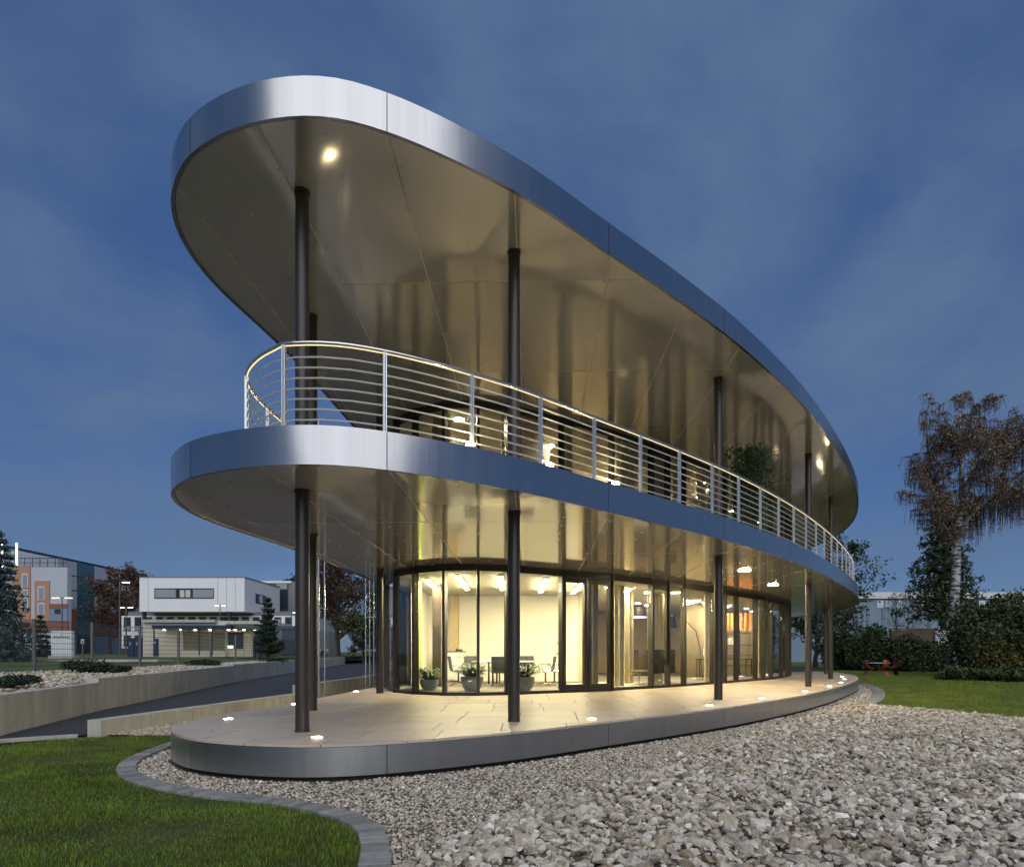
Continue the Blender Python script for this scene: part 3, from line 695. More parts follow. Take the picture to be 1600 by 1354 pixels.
planter(.32, 16.65, .27, .36, 'grey planter with leafy plant half hidden behind the terrace column', 3)
# curtains: wavy cloth hung just inside the glass
cur_m = M('beige_curtain', (.56,.48,.34), .85, 0, .1, 4); brn_m = M('brown_curtain', (.13,.10,.075), .85, 0, .1, 4)
def curtain(p0, p1, z0, z1, mat, label):
    L_ = math.hypot(p1[0]-p0[0], p1[1]-p0[1]); n = max(8, int(L_/.025)); u = ((p1[0]-p0[0])/L_, (p1[1]-p0[1])/L_); w = (-u[1], u[0])
    pts = []
    for i in range(n+1):
        t = i/n*L_; a = .075*math.sin(t*2*math.pi/.21+.9*math.sin(t*3.1)); pts.append((p0[0]+u[0]*t+w[0]*a, p0[1]+u[1]*t+w[1]*a))
    m = MB(); strip(m, pts, z0, z1, .006, 1); return tag(B('curtain', m, mat, None, True), label, 'curtain')
def gp(px, d):
    """plan point d metres inside the glass where the glass stands in the direction px"""
    s = ray_s(GLC, GS, px); a = at_s(GLC, GS, s-.05); b = at_s(GLC, GS, s+.05); p = at_s(GLC, GS, s); l = math.hypot(b[0]-a[0], b[1]-a[1])
    n = (-(b[1]-a[1])/l, (b[0]-a[0])/l); return (p[0]+n[0]*d, p[1]+n[1]*d)
curtain((-2.35,19.1),(-1.95,18.2), .46, 3.39, brn_m, 'brown curtain gathered behind the lime green panel on the ground floor')
curtain((2.25,21.6),(2.5,20.6), .46, 3.39, cur_m, 'beige curtain at the door end of the meeting room wall')
curtain(gp(931,.35),gp(946,.35), .46, 3.39, cur_m, 'beige curtain gathered behind the glazed double door')
curtain(gp(1000,.9),gp(1012,.9), .46, 3.39, cur_m, 'beige curtain gathered beside the dark reception counter')
curtain(gp(1022,1.7),gp(1036,1.7), .46, 3.39, cur_m, 'beige curtain behind the narrow tilt window')
curtain(gp(1050,1.7),gp(1063,1.7), .46, 3.39, cur_m, 'beige curtain behind the black shade of the arc lamp')
curtain(gp(1084,1.6),gp(1112,1.6), .46, 3.39, cur_m, 'wide beige curtain next to the third front column, ground floor')
curtain(gp(1125,.5),gp(1146,.5), .46, 3.39, cur_m, 'beige curtain just past the third front column, ground floor')
curtain(gp(1207,.5),gp(1222,.5), .46, 3.39, cur_m, 'beige curtain at the far end of the ground floor glazing')
up = [(652,690,'upper floor curtain nearest to the rounded balcony end'),(800,838,'upper floor curtain right behind the second front column'),(893,912,'short upper floor curtain beside the second interior spotlight'),(990,1012,'upper floor curtain beside the third interior spotlight'),(1040,1062,'upper floor curtain in front of the fourth interior spotlight'),(1075,1090,'upper floor curtain next to the third front column')]
for a, b, lb in up: curtain(gp(a,.5), gp(b,.5), 3.97, 7.25, cur_m, 'beige '+lb)
# lobby
ct = tag(empty('reception_counter', (5.15, 27.6, .446)), 'dark timber reception counter behind the lobby curtains', 'counter')
m = MB(); m.box(-1.0,1.0,-.3,.3,.05,1.05); B('carcass', m, dkw, ct); m = MB(); m.box(-1.06,1.06,-.36,.34,1.051,1.10); B('worktop', m, mesh_m, ct)
m = MB(); m.box(-.98,.98,-.28,.28,.0,.049); B('toe_kick', m, dark_m, ct)
pn = tag(empty('pendant_lamp', (5.1, 27.4, 2.0)), 'round black pendant lamp with purple glow over the reception counter', 'lamp')
m = MB(); m.lathe(0,0,[(.62,.95),(.66,.95),(.66,1.35),(.62,1.35)],32); B('shade', m, M('black_shade',(.012,.01,.012),.5), pn, True)
m = MB(); m.lathe(0,0,[(.60,.925),(.655,.925),(.655,.949),(.60,.949)],32); B('glow_ring', m, EM('lamp_purple',(.62,.25,1.0),4), pn)
m = MB(); m.cyl(0,0,1.35,1.398,.03,10); B('mount', m, mesh_m, pn)
arm_m = M('dark_upholstery', (.045,.03,.02), .8, 0, .15, 8)
def armchair(x, y, rz, label):
    e = tag(empty('armchair', (x, y, .446), rz), label, 'armchair')
    m = MB(); pts = [(.40*math.sin(a), -.36*math.cos(a)) for a in np.linspace(R(-100), R(100), 15)]
    strip(m, pts, .36, 1.08, .07, 1); bk = B('backrest', m, arm_m, e, True)
    m = MB(); m.lathe(0,0.02,[(.2,.34),(.34,.36),(.36,.43),(.30,.47)],20); B('seat', m, arm_m, e, True)
    m = MB(); m.cyl(0,0,.03,.34,.025,10); B('stem', m, alu_m, e)
    m = MB()
    for k in range(4): t = k*math.pi/2+.7; m.tube([(0,0,.06),(.32*math.cos(t),.32*math.sin(t),.015)], [.02,.012], 6)
    B('star_base', m, alu_m, e)
armchair(*gp(1052,.85), R(35), 'dark high-backed armchair right of the tilt window')
armchair(*gp(1077,.9), R(-50), 'dark high-backed armchair in front of the wide lobby curtain')
st = tag(empty('lounge_stool', gp(1029,.7)+(.446,)), 'low brown lounge stool on a star foot seen through the tilt window', 'stool')
m = MB(); m.lathe(0,0,[(.2,.33),(.29,.36),(.29,.44),(.24,.47)],20); B('cushion', m, M('olive_upholstery',(.16,.13,.06),.8), st, True)
m = MB(); m.cyl(0,0,.03,.33,.025,10)
for k in range(4): t = k*math.pi/2; m.tube([(0,0,.06),(.26*math.cos(t),.26*math.sin(t),.015)], [.02,.012], 6)
B('star_foot', m, alu_m, st)
rg = tag(empty('rug', gp(1030,1.75)+(.446,)), 'round cream rug under the lobby armchairs', 'rug')
m = MB(); m.lathe(0,0,[(1.3,.001),(1.3,.012),(1.25,.016)],40); B('pile', m, M('cream_rug',(.62,.56,.44),.9), rg)
al = tag(empty('arc_lamp', (6.9, 23.2, .446)), 'black arc floor lamp leaning over the lobby armchairs', 'lamp')
m = MB(); m.lathe(0,0,[(.2,.0),(.2,.03),(.02,.04)],20); B('base', m, mesh_m, al)
m = MB(); m.tube([(0,0,.03),(-.1,-.1,1.1),(-.35,-.4,1.75),(-1.0,-1.1,2.2),(-1.55,-1.75,2.25)], .014, 8); B('arm', m, mesh_m, al)
m = MB(); m.lathe(-1.55,-1.75,[(.19,1.82),(.12,2.2),(.03,2.22)],20); B('shade', m, M('black_shade',(.012,.01,.012),.5), al, True)
# office at the far end: shelving with orange slats
sh = tag(empty('shelving', (9.9, 28.0, .446), R(-35)), 'dark office shelving with orange slats above and white files below', 'shelf')
for x0 in (-.9, 0, .88):
    m = MB(); m.box(x0,x0+.03,-.18,.18,0,2.75); B('upright', m, dkw, sh)
for z in (.4,.85,1.3,1.8):
    m = MB(); m.box(-.868,.878,-.17,.17,z,z+.03); B('shelf_board', m, dkw, sh)
for k in range(9):
    m = MB(); m.box(-.84+k*.19,-.72+k*.19,-.2,-.181,1.95,2.7); B('orange_slat', m, M('orange_laminate',(.62,.22,.03),.5), sh)
for k in range(7):
    m = MB(); m.box(-.8+k*.11,-.72+k*.11,-.16,.1,1.331,1.6+.03*(k%3)); B('file', m, M('paper_white',(.6,.58,.52),.8), sh)
dk = tag(empty('office_desk', (9.1, 26.6, .446), R(-40)), 'dark desk with papers below the orange slatted shelving', 'desk')
m = MB(); m.box(-.8,.8,-.35,.35,.70,.74); B('desktop', m, dkw, dk)
for sx in (-.76,.72):
    for sy in (-.33,.29): m = MB(); m.box(sx,sx+.04,sy,sy+.04,0,.70); B('leg', m, mesh_m, dk)
mn = tag(empty('monitor', (8.0, 25.9, 1.19), R(60)), 'desk monitor with pale lit screen behind the lobby glass', 'monitor')
dk2 = tag(empty('office_desk', (8.0, 25.9, .446), R(-30)), 'small dark desk carrying the pale lit monitor', 'desk')
m = MB(); m.box(-.5,.5,-.3,.3,.70,.74); B('desktop', m, dkw, dk2)
for sx in (-.47,.43):
    for sy in (-.27,.23): m = MB(); m.box(sx,sx+.04,sy,sy+.04,0,.70); B('leg', m, mesh_m, dk2)
mn.rotation_euler = (0,0,R(-15))
m = MB(); m.box(-.26,.26,-.015,.015,.10,.44); B('casing', m, mesh_m, mn); m = MB(); m.box(-.245,.245,-.022,-.0155,.115,.425); B('screen', m, EM('lamp_screen',(.75,.95,.95),.5), mn)
m = MB(); m.cyl(0,.01,.0,.12,.02,8); m.cyl(0,.01,0,.012,.1,14); B('stand', m, mesh_m, mn)
# plant on the balcony in a dark trough with trellis
bp_ = tag(empty('balcony_plant', (5.72, 15.6, ZB)), 'tall leafy climber on a light trellis in a dark trough on the balcony', 'plant')
m = MB(); m.box(-.45,.45,-.2,.2,0,.5); B('trough', m, dark_m, bp_)
m = MB()
for x0 in (-.42,.42): m.box(x0-.012,x0+.012,-.012,.012,.4,1.95)
m.box(-.43,.43,-.011,.011,1.95,1.975); B('trellis', m, M('trellis_wood',(.32,.24,.15),.7), bp_)
q = random.Random(5); m = MB()
for k in range(2600):
    p = Vector((q.gauss(.1,.27), q.gauss(0,.17), .45+2.05*q.random()**.8)); a = Vector((q.gauss(0,1),q.gauss(0,1),q.gauss(0,1))).normalized(); b_ = a.orthogonal().normalized(); s_ = q.uniform(.04,.075)
    m.add([p-a*s_, p+b_*s_*.5, p+a*s_, p-b_*s_*.5], [(0,1,2,3)])
B('foliage', m, leaf_m, bp_)
m = MB()
for k in range(6): m.tube([(q.uniform(-.3,.3),q.uniform(-.08,.08),.4),(q.uniform(-.3,.3),q.uniform(-.1,.1),1.2),(q.uniform(-.3,.3),q.uniform(-.1,.1),2.0)], .01, 5)
B('stem', m, dkw, bp_)
# ------------------------------------------------------------------ background buildings and street furniture on the left
def fb(px0, py0, px1, py1, D, dep, mb=None):
    """box whose front face at distance D spans those photo points; dep metres deep"""
    x0, _, z1 = pd(px0, py0, D); x1, _, z0 = pd(px1, py1, D); mb = mb or MB(); return mb.box(x0, x1, D, D+dep, z0, z1)
pane_dk = M('window_dark', (.03,.04,.055), .12, 0, .1, 2); blind_m = M('grey_blind', (.30,.32,.35), .7, 0, .05)
wl_m = M('white_cladding', (.80,.81,.83), .6, 0, .04, .6); gry_m = M('grey_cladding', (.20,.21,.22), .6, 0, .06, .6)
cream_m = M('cream_wall', (.66,.62,.52), .7, 0, .05, 1); navy_m = M('navy_paint', (.012,.028,.09), .4); bfr = M('window_frame_dark', (.03,.035,.045), .5)
def bx(name, parent, px0, py0, px1, py1, D, dep, mat): return B(name, fb(px0,py0,px1,py1,D,dep), mat, parent)
# white office block
wb = tag(empty('office_block', (-38, 75, 1.0)), 'white box-shaped office block with a ribbon window on dark stilts', 'building'); wb.location = (0,0,0)
D = 75.0
up_ = bx('upper_storey', wb, 218, 902, 382, 955, D, 11.4, wl_m)
bx('roof_edge', wb, 217.4, 900.6, 382.6, 901.9, D-.05, 11.5, gry_m)
for k in range(1, 12):
    xx = pd(218+k*13.6, 902, D)[0]; m = MB(); m.box(xx-.02,xx+.02,D-.012,D-.001,pd(0,955,D)[2],pd(0,902,D)[2])
    if not (17 < k*13.6 < 122 ): B('panel_joint', m, blind_m, up_)
rw = bx('ribbon_window', wb, 241, 918.6, 334, 934.4, D-.06, .055, bfr)
bx('blind', rw, 242.3, 920.5, 274.5, 933, D-.1, .04, blind_m); bx('blind', rw, 301.5, 920.5, 333, 933, D-.1, .04, blind_m)
bx('pane', rw, 281, 921.5, 288, 932.5, D-.1, .04, M('lit_blind',(.6,.6,.56),.8)); bx('pane', rw, 290, 921.5, 297, 932.5, D-.1, .04, MATS['lit_blind']); bx('pane', rw, 276, 921, 279.5, 932.8, D-.1, .04, pane_dk)
xr = pd(382, 0, D)[0]
def sidebox(name, y0, y1, z0, z1, mat, parent, th=.05): m = MB(); m.box(xr+.002, xr+.002+th, y0, y1, z0, z1); return B(name, m, mat, parent)
sw = sidebox('side_window', 78.2, 81.4, pd(0,938,D)[2], pd(0,923,D)[2], bfr, wb)
for k in range(3): sidebox('pane', 78.4+k*1.0, 79.2+k*1.0, pd(0,936.5,D)[2], pd(0,924.5,D)[2], pane_dk if k != 1 else MATS['lit_blind'], sw, .09)
bx('recessed_band', wb, 200, 955.5, 470, 961.5, D+3, 14, gry_m)
for px in (222, 356): bx('stilt', wb, px, 955.2, px+4, 1012, D+.3, .4, bfr)
lo = bx('lower_storey', wb, 190, 961.6, 474, 1012, D+3, 14, wl_m)
for k in range(-2, 16):
    px = 227+k*16.8
    if px+9 > 470: continue
    w_ = bx('window', lo, px, 963.5, px+10.5, 985, D+2.93, .068, bfr); bx('pane', w_, px+1, 967, px+9.5, 976.5, D+2.9, .028, pane_dk if k % 3 else blind_m); bx('pane', w_, px+1, 977.5, px+9.5, 984, D+2.9, .028, blind_m)
    if k < 0:
        w_ = bx('window', lo, px, 992, px+10.5, 1010, D+2.93, .068, bfr); bx('pane', w_, px+1, 995, px+9.5, 1009, D+2.9, .028, pane_dk)
# grey stair block beside it
gb = tag(empty('stair_block', (0,0,0)), 'grey clad block with a tall dark window right of the white office block', 'building')
bx('cladding', gb, 412, 908, 475, 960.9, 88, 8, gry_m); bx('roof_edge', gb, 405, 907, 455, 910.5, 87.8, .15, wl_m)
tw = bx('tall_window', gb, 430, 910.6, 450, 953, 87.9, .09, bfr); bx('pane', tw, 431.3, 921, 448.6, 949, 87.85, .045, pane_dk); bx('pane', tw, 431.3, 911.5, 448.6, 920, 87.85, .045, blind_m)
# gate house, lit from below its canopy
gh = tag(empty('gate_house', (0,0,0)), 'low cream gate house with navy canopy lit by warm lamps', 'building'); D = 56.0
bx('wall', gh, 223, 972, 352, 1026, D, 8, cream_m)
bx('glazed_wall', gh, 352.5, 975, 396, 1026, D+.6, 6, cream_m); bx('rear_wall', gh, 397, 979, 440, 1024, D+3, 5, gry_m)
bx('roof_slab', gh, 221, 967.5, 336, 971.9, D-.4, 9, lowcon_m); bx('roof_slab', gh, 336.3, 969.5, 412, 974.5, D+.2, 7, lowcon_m)
cn = bx('canopy', gh, 237, 976.2, 360, 981.6, D-2.2, 2.1, navy_m); bx('canopy_end', gh, 360.3, 977.5, 460, 982.5, D-1.5, 2.0, M('slate_paint',(.06,.075,.11),.5))
for px in (256.5, 281, 305, 328, 357, 367, 381, 398):
    x_, _, z_ = pd(px, 982.4, D-1.0); m = MB(); m.cyl(x_, D-1.0, z_-.07, z_-.005, .13, 12); c = B('canopy_lamp', m, white_m, gh); m = MB(); m.cyl(x_, D-1.0, z_-.10, z_-.071, .12, 12); B('lens', m, gate_m, c)
gw = bx('window_band', gh, 286, 987, 351, 1015, D-.06, .055, M('gate_glass',(.20,.19,.12),.15))
for px in (310, 330.5): bx('window_mullion', gh, px, 983, px+1.4, 1023.5, D-.12, .05, bfr)
bx('door_glass', gh, 354, 987, 380, 1013, D+.54, .055, pane_dk); bx('notice_screen', gh, 355, 1008, 364.5, 1012.5, D+.5, .035, EM('lamp_notice',(.85,1.0,.75),.8))
for px in (380.5, 391): bx('door_post', gh, px, 984, px+1.6, 1025.8, D+.5, .09, cream_m)
for px in (239.5,): bx('canopy_post', gh, px, 981.7, px+1.6, 1025, D-1.8, .1, navy_m)
bl_ = tag(empty('intercom_pillar', (0,0,0)), 'slim navy intercom pillar in front of the cream gate house wall', 'pillar')
bx('body', bl_, 240.5, 997, 245, 1025, D-2.6, .3, navy_m); bx('panel', bl_, 241, 1002, 242.5, 1004.5, D-2.64, .035, white_m)
for i, (a, b, lb) in enumerate(((200, 209,'navy gate pillar left of the gate house, beside its twin'),(210.5,218,'navy gate pillar touching the left corner of the gate house'),(395,398,'slim navy gate pillar at the right end of the gate house'),(400,407,'broad navy gate pillar at the right end of the gate house'))):
    p_ = tag(empty('gate_pillar', (0,0,0)), lb, 'pillar', 'navy pillars of the gate'); bx('body', p_, a, 997, b, 1026, 53.0+.4*(i>1), .5, navy_m); bx('cap', p_, a-.3, 996, b+.3, 996.9, 52.97+.4*(i>1), .56, bfr); 
    if i in (0, 1, 3): bx('panel', p_, a+2, 1003, a+4.2, 1008, 52.94+.4*(i>1), .05, blind_m)
gt = tag(empty('bar_gate', (0,0,0)), 'dark vertical bar gate right of the gate house', 'gate')
bx('top_rail', gt, 408, 999.5, 468, 1001, 54, .06, bfr); bx('bottom_rail', gt, 408, 1022, 468, 1023.5, 54, .06, bfr)
for k in range(22): bx('bar', gt, 409+k*2.75, 1001.1, 409.8+k*2.75, 1021.9, 54.01, .04, bfr)
# tall factory building far left, facade runs away from the camera
ff = tag(empty('factory_building', (0,0,0)), 'large factory hall with orange panels and white and teal glazed bays', 'building')
XF = -60.0; rd_m = M('brick_red_panel', (.26,.10,.065), .7, 0, .05); or_m = M('orange_panel', (.42,.24,.16), .7, 0, .05); teal_m = M('teal_glazing', (.05,.13,.17), .15, 0, .1, 1); pal_m = M('pale_panel', (.46,.49,.55), .6, 0, .05); blue_m = M('blue_grey_panel', (.19,.25,.36), .6, 0, .05)
def fy(px): return XF*F/(px-800)
m = MB(); m.box(XF-25, XF-.2, 76, 104, 0, 14.0); B('hall', m, pal_m, ff)
ys = [fy(px) for px in (92, 106, 121, 148, 176, 205)]
zsr = [1.0, 3.8, 7.3, 9.9, 11.9, 13.9]
for i in range(5):
    for j in range(5):
        mt = teal_m if i == 2 and j >= 1 else (rd_m if j == 1 and i != 2 else (blue_m if j == 0 else pal_m))
        if i == 2 and j == 0: mt = bfr
        m = MB(); m.box(XF-.2, XF, ys[i]+.1, ys[i+1]-.1, zsr[j]+.1, zsr[j+1]-.1); B('facade_panel', m, mt, ff)
for a, b_ in ((20,34),(34,48),(48,62),(62,77),(77,91.5)):
    for z0_, z1_ in ((7.4,9.8),(10.0,11.8),(12.0,13.8)): m = MB(); m.box(XF-.2, XF, fy(a)+.08, fy(b_)-.08, z0_, z1_); B('facade_panel', m, wl_m, ff)
m = MB(); m.box(XF-.25, XF+.02, 76, 104, 14.0, 14.14); B('parapet_rail', m, bfr, ff)
# orange wing in front of it
ow = tag(empty('factory_wing', (0,0,0)), 'orange and white factory wing with tall windows beside the blue spruce', 'building')
D = 72.0; bx('wall', ow, -40, 886, 105, 1016, D, .7, pal_m)
for a, b, c_, d_ in ((18, 883, 47, 984),(54, 907, 77, 984)): bx('orange_bay', ow, a, c_ if False else b, c_, d_, D-.12, .115, or_m)
bx('base_band', ow, 77.3, 943, 105, 950, D-.1, .095, rd_m); bx('base_band', ow, 20, 970, 105.2, 985, D-.2, .195, rd_m); bx('blue_field', ow, 77.3, 950.3, 104.6, 969.7, D-.09, .085, blue_m)
for a, b, c_, d_ in ((34, 896, 43, 917),(34, 921, 43, 929),(34, 933, 43, 955),(59, 916, 69, 937),(59, 942, 69, 960),(18,893,24,908)):
    w_ = bx('window', ow, a, b, c_, d_, D-.2, .075, wl_m); bx('pane', w_, a+1, b+1, c_-1, d_-1, D-.23, .025, M('sky_pane',(.25,.31,.40),.2))
bx('vent', ow, 85, 951, 94, 958, D-.16, .06, bfr)
for i in range(2):
    px, y0, y1 = ((26, 848, 883), (4, 844, 860))[i]
    lt = tag(empty('light_tube', (0,0,0)), ('white vertical light tube standing on the factory wing roof', 'white vertical light tube just above the blue spruce tip')[i], 'light', 'light tubes on the factory roof')
    x_, _, zt = pd(px, y0, D+1); _, _, zb = pd(px, y1 if i == 0 else 886, D+1); m = MB(); m.cyl(x_, D+1, zb, zt, .09, 10); B('tube', m, tube_m, lt); m = MB(); m.cyl(x_, D+1, pd(px,887,D+1)[2], zb-.001, .12, 10); B('socket', m, bfr, lt)
rl_ = tag(empty('roof_railing', (0,0,0)), 'thin dark railing along the roof of the orange factory wing', 'railing')
for px in range(-10, 106, 12): bx('post', rl_, px, 872.3, px+.6, 886.5, D+.3, .05, bfr)
bx('top_rail', rl_, -12, 871.2, 106, 872.2, D+.3, .05, bfr); bx('mid_rail', rl_, -12, 878.5, 106, 879.2, D+.31, .03, bfr)
# sign board
sb_ = tag(empty('sign_board', (0,0,0)), 'white company sign board on a concrete base behind the fence', 'sign'); D = 40.0
bx('board', sb_, 80, 985, 112, 1024, D, .25, M('sign_white',(.80,.82,.84),.5,0,.02)); bx('base', sb_, 75, 1024.1, 112.5, 1028.5, D-.15, .6, lowcon_m)
for k, (w, o) in enumerate(((1.9,0),(1.6,2.9),(1.8,5.6),(2.1,8.6),(1.7,11.8),(1.9,14.6),(2.0,17.6),(1.7,20.6),(1.8,23.4))):
    bx('letter', sb_, 83.2+o, 993.6, 83.2+o+w, 995.3, D-.02, .018, bfr)
bx('emblem', sb_, 95.4, 990.4, 97, 992.2, D-.02, .018, bfr)
ss = tag(empty('info_sign', (0,0,0)), 'tiny white notice plate on a post right of the sign board', 'sign'); bx('plate', ss, 126.5, 998, 131, 1006, 41, .04, MATS['sign_white']); bx('pictogram', ss, 127.6, 999.8, 129.8, 1004.4, 40.98, .018, gry_m); bx('post', ss, 128.2, 1006.1, 129.4, 1027, 41.01, .05, gry_m)
# path beside the sign
m = MB(); m.box(-44,-20.2,36.5,38.2,.9,1.03); tag(B('footpath', m, lowcon_m), kind='structure')
# street lamps
def street_lamp(px, ytop, ybot, D, arms, label, r=.055):
    x, y, zt = pd(px, ytop, D); zb = pd(px, ybot, D)[2]; e = tag(empty('street_lamp', (x, y, zb)), label, 'street lamp', 'street lamps by the gate'); h = zt-zb
    m = MB(); m.cyl(0,0,0,h,r*1.25,10,r*.8); B('pole', m, M('lamp_pole',(.12,.12,.12),.5,.4), e, True)
    for a in arms:
        l = abs(a); s = 1 if a > 0 else -1; m = MB(); m.box(min(0,s*.25*l),max(0,s*.25*l),-.03,.03,h-.05,h); ar = B('arm', m, MATS['lamp_pole'], e)
        m = MB(); x0, x1 = sorted((s*.25*l, s*l)); m.box(x0,x1,-.11,.11,h-.04,h+.04); hd = B('lamp_head', m, MATS['lamp_pole'], e)
        m = MB(); m.box(x0+.05,x1-.05,-.09,.09,h-.065,h-.041); B('lens', m, street_m, hd)
street_lamp(97, 933, 986, 60, (-.95,.95), 'double-headed street lamp behind the white sign board')
street_lamp(187, 908.5, 1026, 48, (.75,), 'tallest single-headed street lamp before the autumn tree')
street_lamp(197, 948, 1026, 56, (-.6,.6), 'double-headed street lamp left of the white office block')
street_lamp(344, 945, 972, 72, (-.6,.6), 'double-headed street lamp rising behind the gate house roof')
street_lamp(455, 956, 1018, 66, (.55,), 'single-headed street lamp right of the pine by the bar gate')
# mesh fence along the raised bed
fence_m = M('galvanised_wire', (.11,.12,.12), .5, .5, .1, 5); fpost = M('galvanised_post', (.22,.22,.22), .5, .5, .1, 5)
fe = tag(empty('mesh_fence', (0,0,0)), 'grey welded mesh fence with square posts along the raised white gravel bed', 'fence')
FP = [(-16.0,12.4),(-16.3,16.5),(-16.6,19.8),(-16.8,22.5),(-16.6,25.3),(-16.8,28.9),(-17.2,33.0),(-17.7,37.6),(-18.4,42.6),(-19.3,48.5),(-20.2,55),(-21,62)]
for p in FP:
    m = MB(); m.obox(p, (1,0), (0,1), .045, .045, .62, 2.62); B('post', m, fpost, fe)
for a, b in zip(FP[:-1], FP[1:]):
    L_ = math.hypot(b[0]-a[0], b[1]-a[1]); u = ((b[0]-a[0])/L_, (b[1]-a[1])/L_); w = (-u[1],u[0]); m = MB(); c = ((a[0]+b[0])/2,(a[1]+b[1])/2)
    for k in range(10): m.obox(c, u, w, L_/2-.05, .008, .76+k*.2, .775+k*.2)
    n = int(L_/.09)
    for k in range(1, n):
        q = (a[0]+u[0]*k*L_/n, a[1]+u[1]*k*L_/n); m.obox(q, u, w, .0026, .0026, .72, 2.6)
    tag(B('wire_panel', m, fence_m, fe), kind='stuff')
fe2 = tag(empty('mesh_fence', (0,0,0)), 'far grey mesh fence across the end of the driveway', 'fence')
FP2 = [(-21.2,66),(-20.6,72),(-22,80),(-18,81),(-14.5,82),(-11,83)]
for p in FP2: m = MB(); m.obox(p, (1,0), (0,1), .06, .06, .1, 3.9); B('post', m, fpost, fe2)
for a, b in zip(FP2[:-1], FP2[1:]):
    L_ = math.hypot(b[0]-a[0], b[1]-a[1]); u = ((b[0]-a[0])/L_, (b[1]-a[1])/L_); w = (-u[1],u[0]); m = MB(); c = ((a[0]+b[0])/2,(a[1]+b[1])/2)
    for k in range(14): m.obox(c, u, w, L_/2-.06, .01, .5+k*.25, .52+k*.25)
    n = int(L_/.14)
    for k in range(1, n): q = (a[0]+u[0]*k*L_/n, a[1]+u[1]*k*L_/n); m.obox(q, u, w, .008, .008, .4, 3.85)
    tag(B('wire_panel', m, fence_m, fe2), kind='stuff')
ub = tag(empty('utility_cabinet', (0,0,0)), 'small white utility cabinet beside the far driveway', 'cabinet'); bx('body', ub, 600.5, 1012, 608, 1026, 60, .6, white_m); bx('plinth', ub, 600.2, 1026.1, 608.3, 1031, 59.97, .66, lowcon_m); bx('door', ub, 601.3, 1013, 607.2, 1025, 59.97, .028, wl_m)
for i, (px, py, D_) in enumerate(((508.5,1011,100),(526,1011.5,100),(531,985,110),(505,986,110),(568,982,120))):
    x, y, z = pd(px, py, D_); e = tag(empty('street_lamp', (x, y, 0)), ('distant low lamp behind the far fence, left one of the pair','distant low lamp behind the far fence, right one of the pair','distant amber lamp in front of the brown tree','distant white lamp at the foot of the brown tree trunk','distant lamp beside the three rods on the far drive')[i], 'street lamp', 'distant lamps')
    m = MB(); m.cyl(0,0,0,z-.14,.06,8); B('pole', m, fpost, e); m = MB(); m.lathe(0,0,[(.08,z-.139),(.2,z-.02),(.2,z+.08),(.05,z+.14)],10); B('lamp_head', m, street_m, e)

# ------------------------------------------------------------------ trees
bark_m = M('bark', (.055,.042,.032), .9, 0, .3, 9, .01, 30)
def leafset(name, col, n=1):
    m = M(name, col, .65, 0, .45, .9); b = m.node_tree.nodes['Principled BSDF']; b.inputs['Subsurface Weight'].default_value = 0; return m
def quads(P, S_, q, flat=0.0, droop=None, asp=.55):
    """numpy leaf quads: centres P (n,3), sizes S_ (n,)"""
    n = len(P); a = q.normal(size=(n,3))
    if droop is not None: a = a*.35+np.array(droop)
    a /= np.linalg.norm(a, axis=1)[:,None]; b = q.normal(size=(n,3)); b -= (b*a).sum(1)[:,None]*a; b /= np.linalg.norm(b, axis=1)[:,None]
    s = S_[:,None]; V_ = np.stack([P-a*s, P+b*s*asp, P+a*s, P-b*s*asp], 1).reshape(-1,3)
    return V_, np.arange(4*n).reshape(n,4)
def npmesh(name, V_, Fc):
    me = bpy.data.meshes.new(name); k = Fc.shape[1]; me.vertices.add(len(V_)); me.vertices.foreach_set('co', V_.astype(np.float32).ravel())
    me.loops.add(Fc.size); me.loops.foreach_set('vertex_index', Fc.astype(np.int32).ravel()); me.polygons.add(len(Fc))
    me.polygons.foreach_set('loop_start', np.arange(0, Fc.size, k, dtype=np.int32)); me.polygons.foreach_set('loop_total', np.full(len(Fc), k, np.int32)); me.update(calc_edges=True); return me
